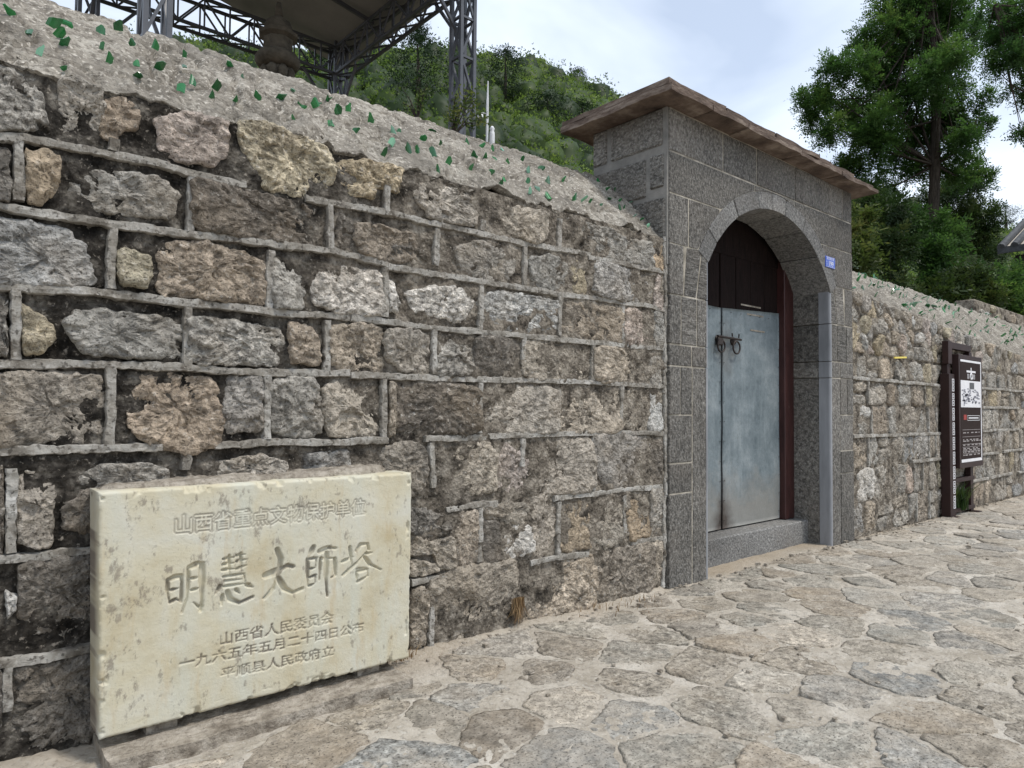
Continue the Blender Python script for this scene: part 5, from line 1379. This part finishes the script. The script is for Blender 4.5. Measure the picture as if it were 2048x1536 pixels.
MB().add([(-1.45,-1.45,3.2),(1.45,-1.45,3.2),(1.45,1.45,3.2),(-1.45,1.45,3.2),(-1.5,-1.5,3.36),(1.5,-1.5,3.36),(1.5,1.5,3.36),(-1.5,1.5,3.36),(-.4,-.4,4.6),(.4,-.4,4.6),(.4,.4,4.6),(-.4,.4,4.6)],
    [(0,3,2,1),(0,1,5,4),(1,2,6,5),(2,3,7,6),(3,0,4,7),(4,5,9,8),(5,6,10,9),(6,7,11,10),(7,4,8,11),(8,9,10,11)]).build('roof', MAT['pagoda'], pg)
MB().lathe([(0.42, 4.6), (0.42, 5.2), (0.36, 5.9), (0.36, 6.18), (0.28, 6.24)], 20).build('spire_shaft', MAT['pagoda'], pg)
pet = MB().lathe([(0.20, 6.22), (0.22, 6.42), (0.18, 6.48)], 20)
for a in range(8):
    q = a*math.pi/4; pet.lathe([(0.03, 0), (0.08, 0.06), (0.085, 0.14), (0.04, 0.22)], 8, (0.20*math.cos(q), 0.20*math.sin(q), 6.24))
pet.build('lotus_base', MAT['pagoda'], pg, smooth=True)
MB().lathe([(0.20, 6.44), (0.30, 6.47), (0.345, 6.53), (0.345, 6.60), (0.30, 6.67), (0.22, 6.70)], 24).build('ring', MAT['pagoda'], pg, smooth=True)
MB().lathe([(0.22, 6.69), (0.235, 6.74), (0.24, 6.90), (0.22, 6.93)], 8).build('drum', MAT['pagoda'], pg)
MB().lathe([(0.24, 6.91), (0.305, 6.95), (0.315, 7.0), (0.26, 7.03)], 8).build('eave_plate', MAT['pagoda'], pg)
MB().lathe([(0.21, 7.01), (0.225, 7.08), (0.19, 7.19), (0.10, 7.26), (0.07, 7.28)], 20).build('dome', MAT['pagoda'], pg, smooth=True)
MB().lathe([(0.075, 7.26), (0.055, 7.40), (0.035, 7.52)], 12).build('finial', MAT['pagoda'], pg, smooth=True)
# mast with camera
md = 14.0; q = gd(974, 290, md)
ms = thing('camera_mast', 'slim white mast with dome camera and lightning rod behind the wall', 'mast', (q[0], q[1], 0))
ztop = gd(975, 160, md)[2]; zc = gd(963, 232, md)[2]; zk = gd(980, 250, md)[2]
MB().tube([(0, 0, 0), (0, 0, zc+0.25), (0.01, 0, ztop)], [0.034, 0.026, 0.010], 10).build('pole', MAT['white'], ms)
ar = Vector(CR)*-1
MB().tube([(0, 0, zc+0.06), tuple(ar*0.14+Vector((0, 0, zc+0.07)))], 0.012, 6).build('bracket', MAT['white'], ms)
hc = tuple(ar*0.14); dm = MB().lathe([(0.02, 0.06), (0.055, 0.04), (0.06, -0.02), (0.055, -0.05)], 16, (hc[0], hc[1], zc)).build('camera_housing', MAT['white'], ms, smooth=True)
MB().lathe([(0.052, -0.05), (0.045, -0.09), (0.02, -0.115)], 16, (hc[0], hc[1], zc)).build('lens_dome', MAT['black'], dm, smooth=True)
ah = Vector(CR)*0.10
MB().lathe([(0.05, -0.95), (0.055, 0.15), (0.05, 0.2), (0.035, 0.24), (0.05, 0.28), (0.02, 0.33)], 14, (ah[0], ah[1], zk-0.35)).build('speaker_column', MAT['white'], ms, smooth=True)
# house eave at the far right
e0 = gd(1996, 499, 17.5)
hs = thing('tiled_house', 'cream house corner with dark tiled eave beyond the far wall', 'house', (e0[0], e0[1], 0))
ez = e0[2]
MB().box((0.75, -6.0, 0), (6, -0.25, ez-0.06)).build('wall', MAT['plaster'], hs)
rf = MB().add([(0, 0, ez), (3.2, 0, ez+1.5), (3.2, -6.3, ez+1.5), (0, -6.3, ez), (0, 0, ez-0.12), (3.2, 0, ez+1.38), (3.2, -6.3, ez+1.38), (0, -6.3, ez-0.12)],
    [(0,1,2,3),(4,7,6,5),(0,4,5,1),(1,5,6,2),(2,6,7,3),(3,7,4,0)]).build('roof', MAT['plaster'], hs)
for j in range(22):
    y = -0.08-j*0.28
    MB().tube([(-0.07, y, ez+0.03), (3.2, y, ez+1.56)], 0.09, 8).build('tile_row', MAT['tile'], rf)
MB().bar((-0.03, 0, ez-0.04), (-0.03, -6.3, ez-0.04), 0.05, 0.16).build('fascia', MAT['tile'], rf)
MB().box((0.66, -0.62, 0), (0.82, -0.20, ez-0.08)).build('pillar', MAT['black'], hs)

# ------------------------------------------------------------------ small plants
def grass(name, label, pos, n, hgt, spread, mat, seed, drop=0.0, wid=0.003, back=0.0):
    r_ = np.random.default_rng(seed); V = []; F = []; T = []
    for i in range(n):
        a = r_.uniform(0, 2*math.pi); b = r_.normal(0, spread*0.3, 2); b[1] = -abs(b[1])*0.6; h_ = hgt*r_.uniform(0.5, 1.1); ln_ = r_.uniform(0.1, 0.8)*h_
        w_ = wid*r_.uniform(0.6, 1.3); d = np.array([math.cos(a), math.sin(a)*0.6-0.3, 0]); s_ = np.array([-math.sin(a), math.cos(a), 0])*w_
        base = np.array([b[0], b[1], 0]); pts_ = [base+d*ln_*t*t+np.array([0, 0, h_*(t-drop*t*t)]) for t in (0, 0.35, 0.7, 1)]
        o_ = len(V)
        for j, p in enumerate(pts_): V += [p-s_*(1-j*0.3), p+s_*(1-j*0.3)]; T += [r_.random()]*2
        F += [(o_+2*j, o_+2*j+1, o_+2*j+3, o_+2*j+2) for j in range(3)]
    return foliage_obj(name, np.array(V), np.array(F), np.array(T), mat, label=label, cat='plant', loc=pos)
q = gz(1030, 1258)
grass('dry_grass_tuft', 'withered brown grass tuft at the foot of the wall', (q[0], -0.01, 0.16), 120, -0.14, 0.05, 'drygrass', 1, 0.1)
g2 = grass('dry_weeds', 'thin dry weeds lying along the wall base near the gate', (2.98, -0.03, 0.02), 70, 0.05, 0.55, 'drygrass', 2, 0.3, 0.002)
grass('dry_weeds', 'dry weeds tucked beside the tablet lower corner', (1.62, -0.06, 0.03), 80, 0.07, 0.10, 'drygrass', 3, 0.4, 0.002)
grass('green_plant', 'green spiky plant growing behind the information board frame', (8.62, -0.03, 0.05), 160, 0.36, 0.22, 'leafbush', 4, 0.2, 0.008)
def sprig(label, pos, rad, seed, mat='leafbush', n=60, ls=0.10, cat='plant'):
    r_ = np.random.default_rng(seed); root = thing('wall_weed', label, cat, tuple(pos))
    st = MB(); P = []; D_ = []
    for k in range(7):
        a = r_.uniform(0, 6.28); tip = np.array([math.cos(a)*rad*r_.uniform(.4, 1), math.sin(a)*rad*0.5, rad*r_.uniform(0.3, 1.1)]); st.tube([(0, 0, -0.03), tuple(tip*0.5+np.array([0, 0, rad*0.1])), tuple(tip)], [0.006, 0.004, 0.002], 5, cap=False)
        m_ = n//7; t = r_.uniform(0.4, 1.05, m_); P.append(tip*t[:, None]+r_.normal(0, rad*0.08, (m_, 3))); D_.append(tip/np.linalg.norm(tip)+r_.normal(0, 0.6, (m_, 3)))
    st.build('stem', MAT['bark'], root); P = np.concatenate(P); D_ = np.concatenate(D_)
    V, F, T = leaf_cloud(P, D_, np.full(len(P), ls), np.clip(r_.normal(0.5, 0.25, len(P)), 0, 1), 5, 0.45, 0.2, seed)
    foliage_obj('leaves', V, F, T, mat, root)
q = gy(905, 262, 0.72); sprig('small leafy weed rooted on the wall top beside the lattice column', q, 0.22, 41, 'leafyel', 80, 0.07)
q = gy(835, 232, 0.72); sprig('low dark weed rooted on the wall top behind the coping', q, 0.16, 42, 'leafbush', 50, 0.06)
q = gy(1598, 283, 0.1); q[2] = 3.07; sprig('tiny seedling sprouting on the gate slab roof', q, 0.11, 43, 'leafbush', 21, 0.06)


# grit and small chips lying along the wall foot and in the joints
rg = np.random.default_rng(303); V = []; F = []
for k in range(420):
    if k < 230: x = rg.uniform(1.5, 10.5); y = -0.01-abs(rg.normal(0, 0.06))
    else: x = rg.uniform(0.5, 9.0); y = rg.uniform(-2.0, -0.05)
    r_ = rg.uniform(0.003, 0.011)*(1.0 if rg.random() < 0.9 else 1.8); z = float(pz(np.array([x]), np.array([y]))[0])+r_*0.5+0.006
    o_ = len(V); d = rg.normal(0, 1, (8, 3)); d = np.array([(a, b, c) for a in (-1, 1) for b in (-1, 1) for c in (-1, 1)])*rg.uniform(0.55, 1.0, (8, 3))
    V += [np.array([x, y, z])+e*r_*np.array([1.2, 1.0, 0.6]) for e in d]
    F += [tuple(o_+i for i in f) for f in ((0, 1, 3, 2), (4, 6, 7, 5), (0, 4, 5, 1), (2, 3, 7, 6), (0, 2, 6, 4), (1, 5, 7, 3))]
obj('gravel', mesh('gravel', V, F), MAT['ledge'], kind='stuff', label='scattered grit and stone chips along the wall foot', cat='gravel')
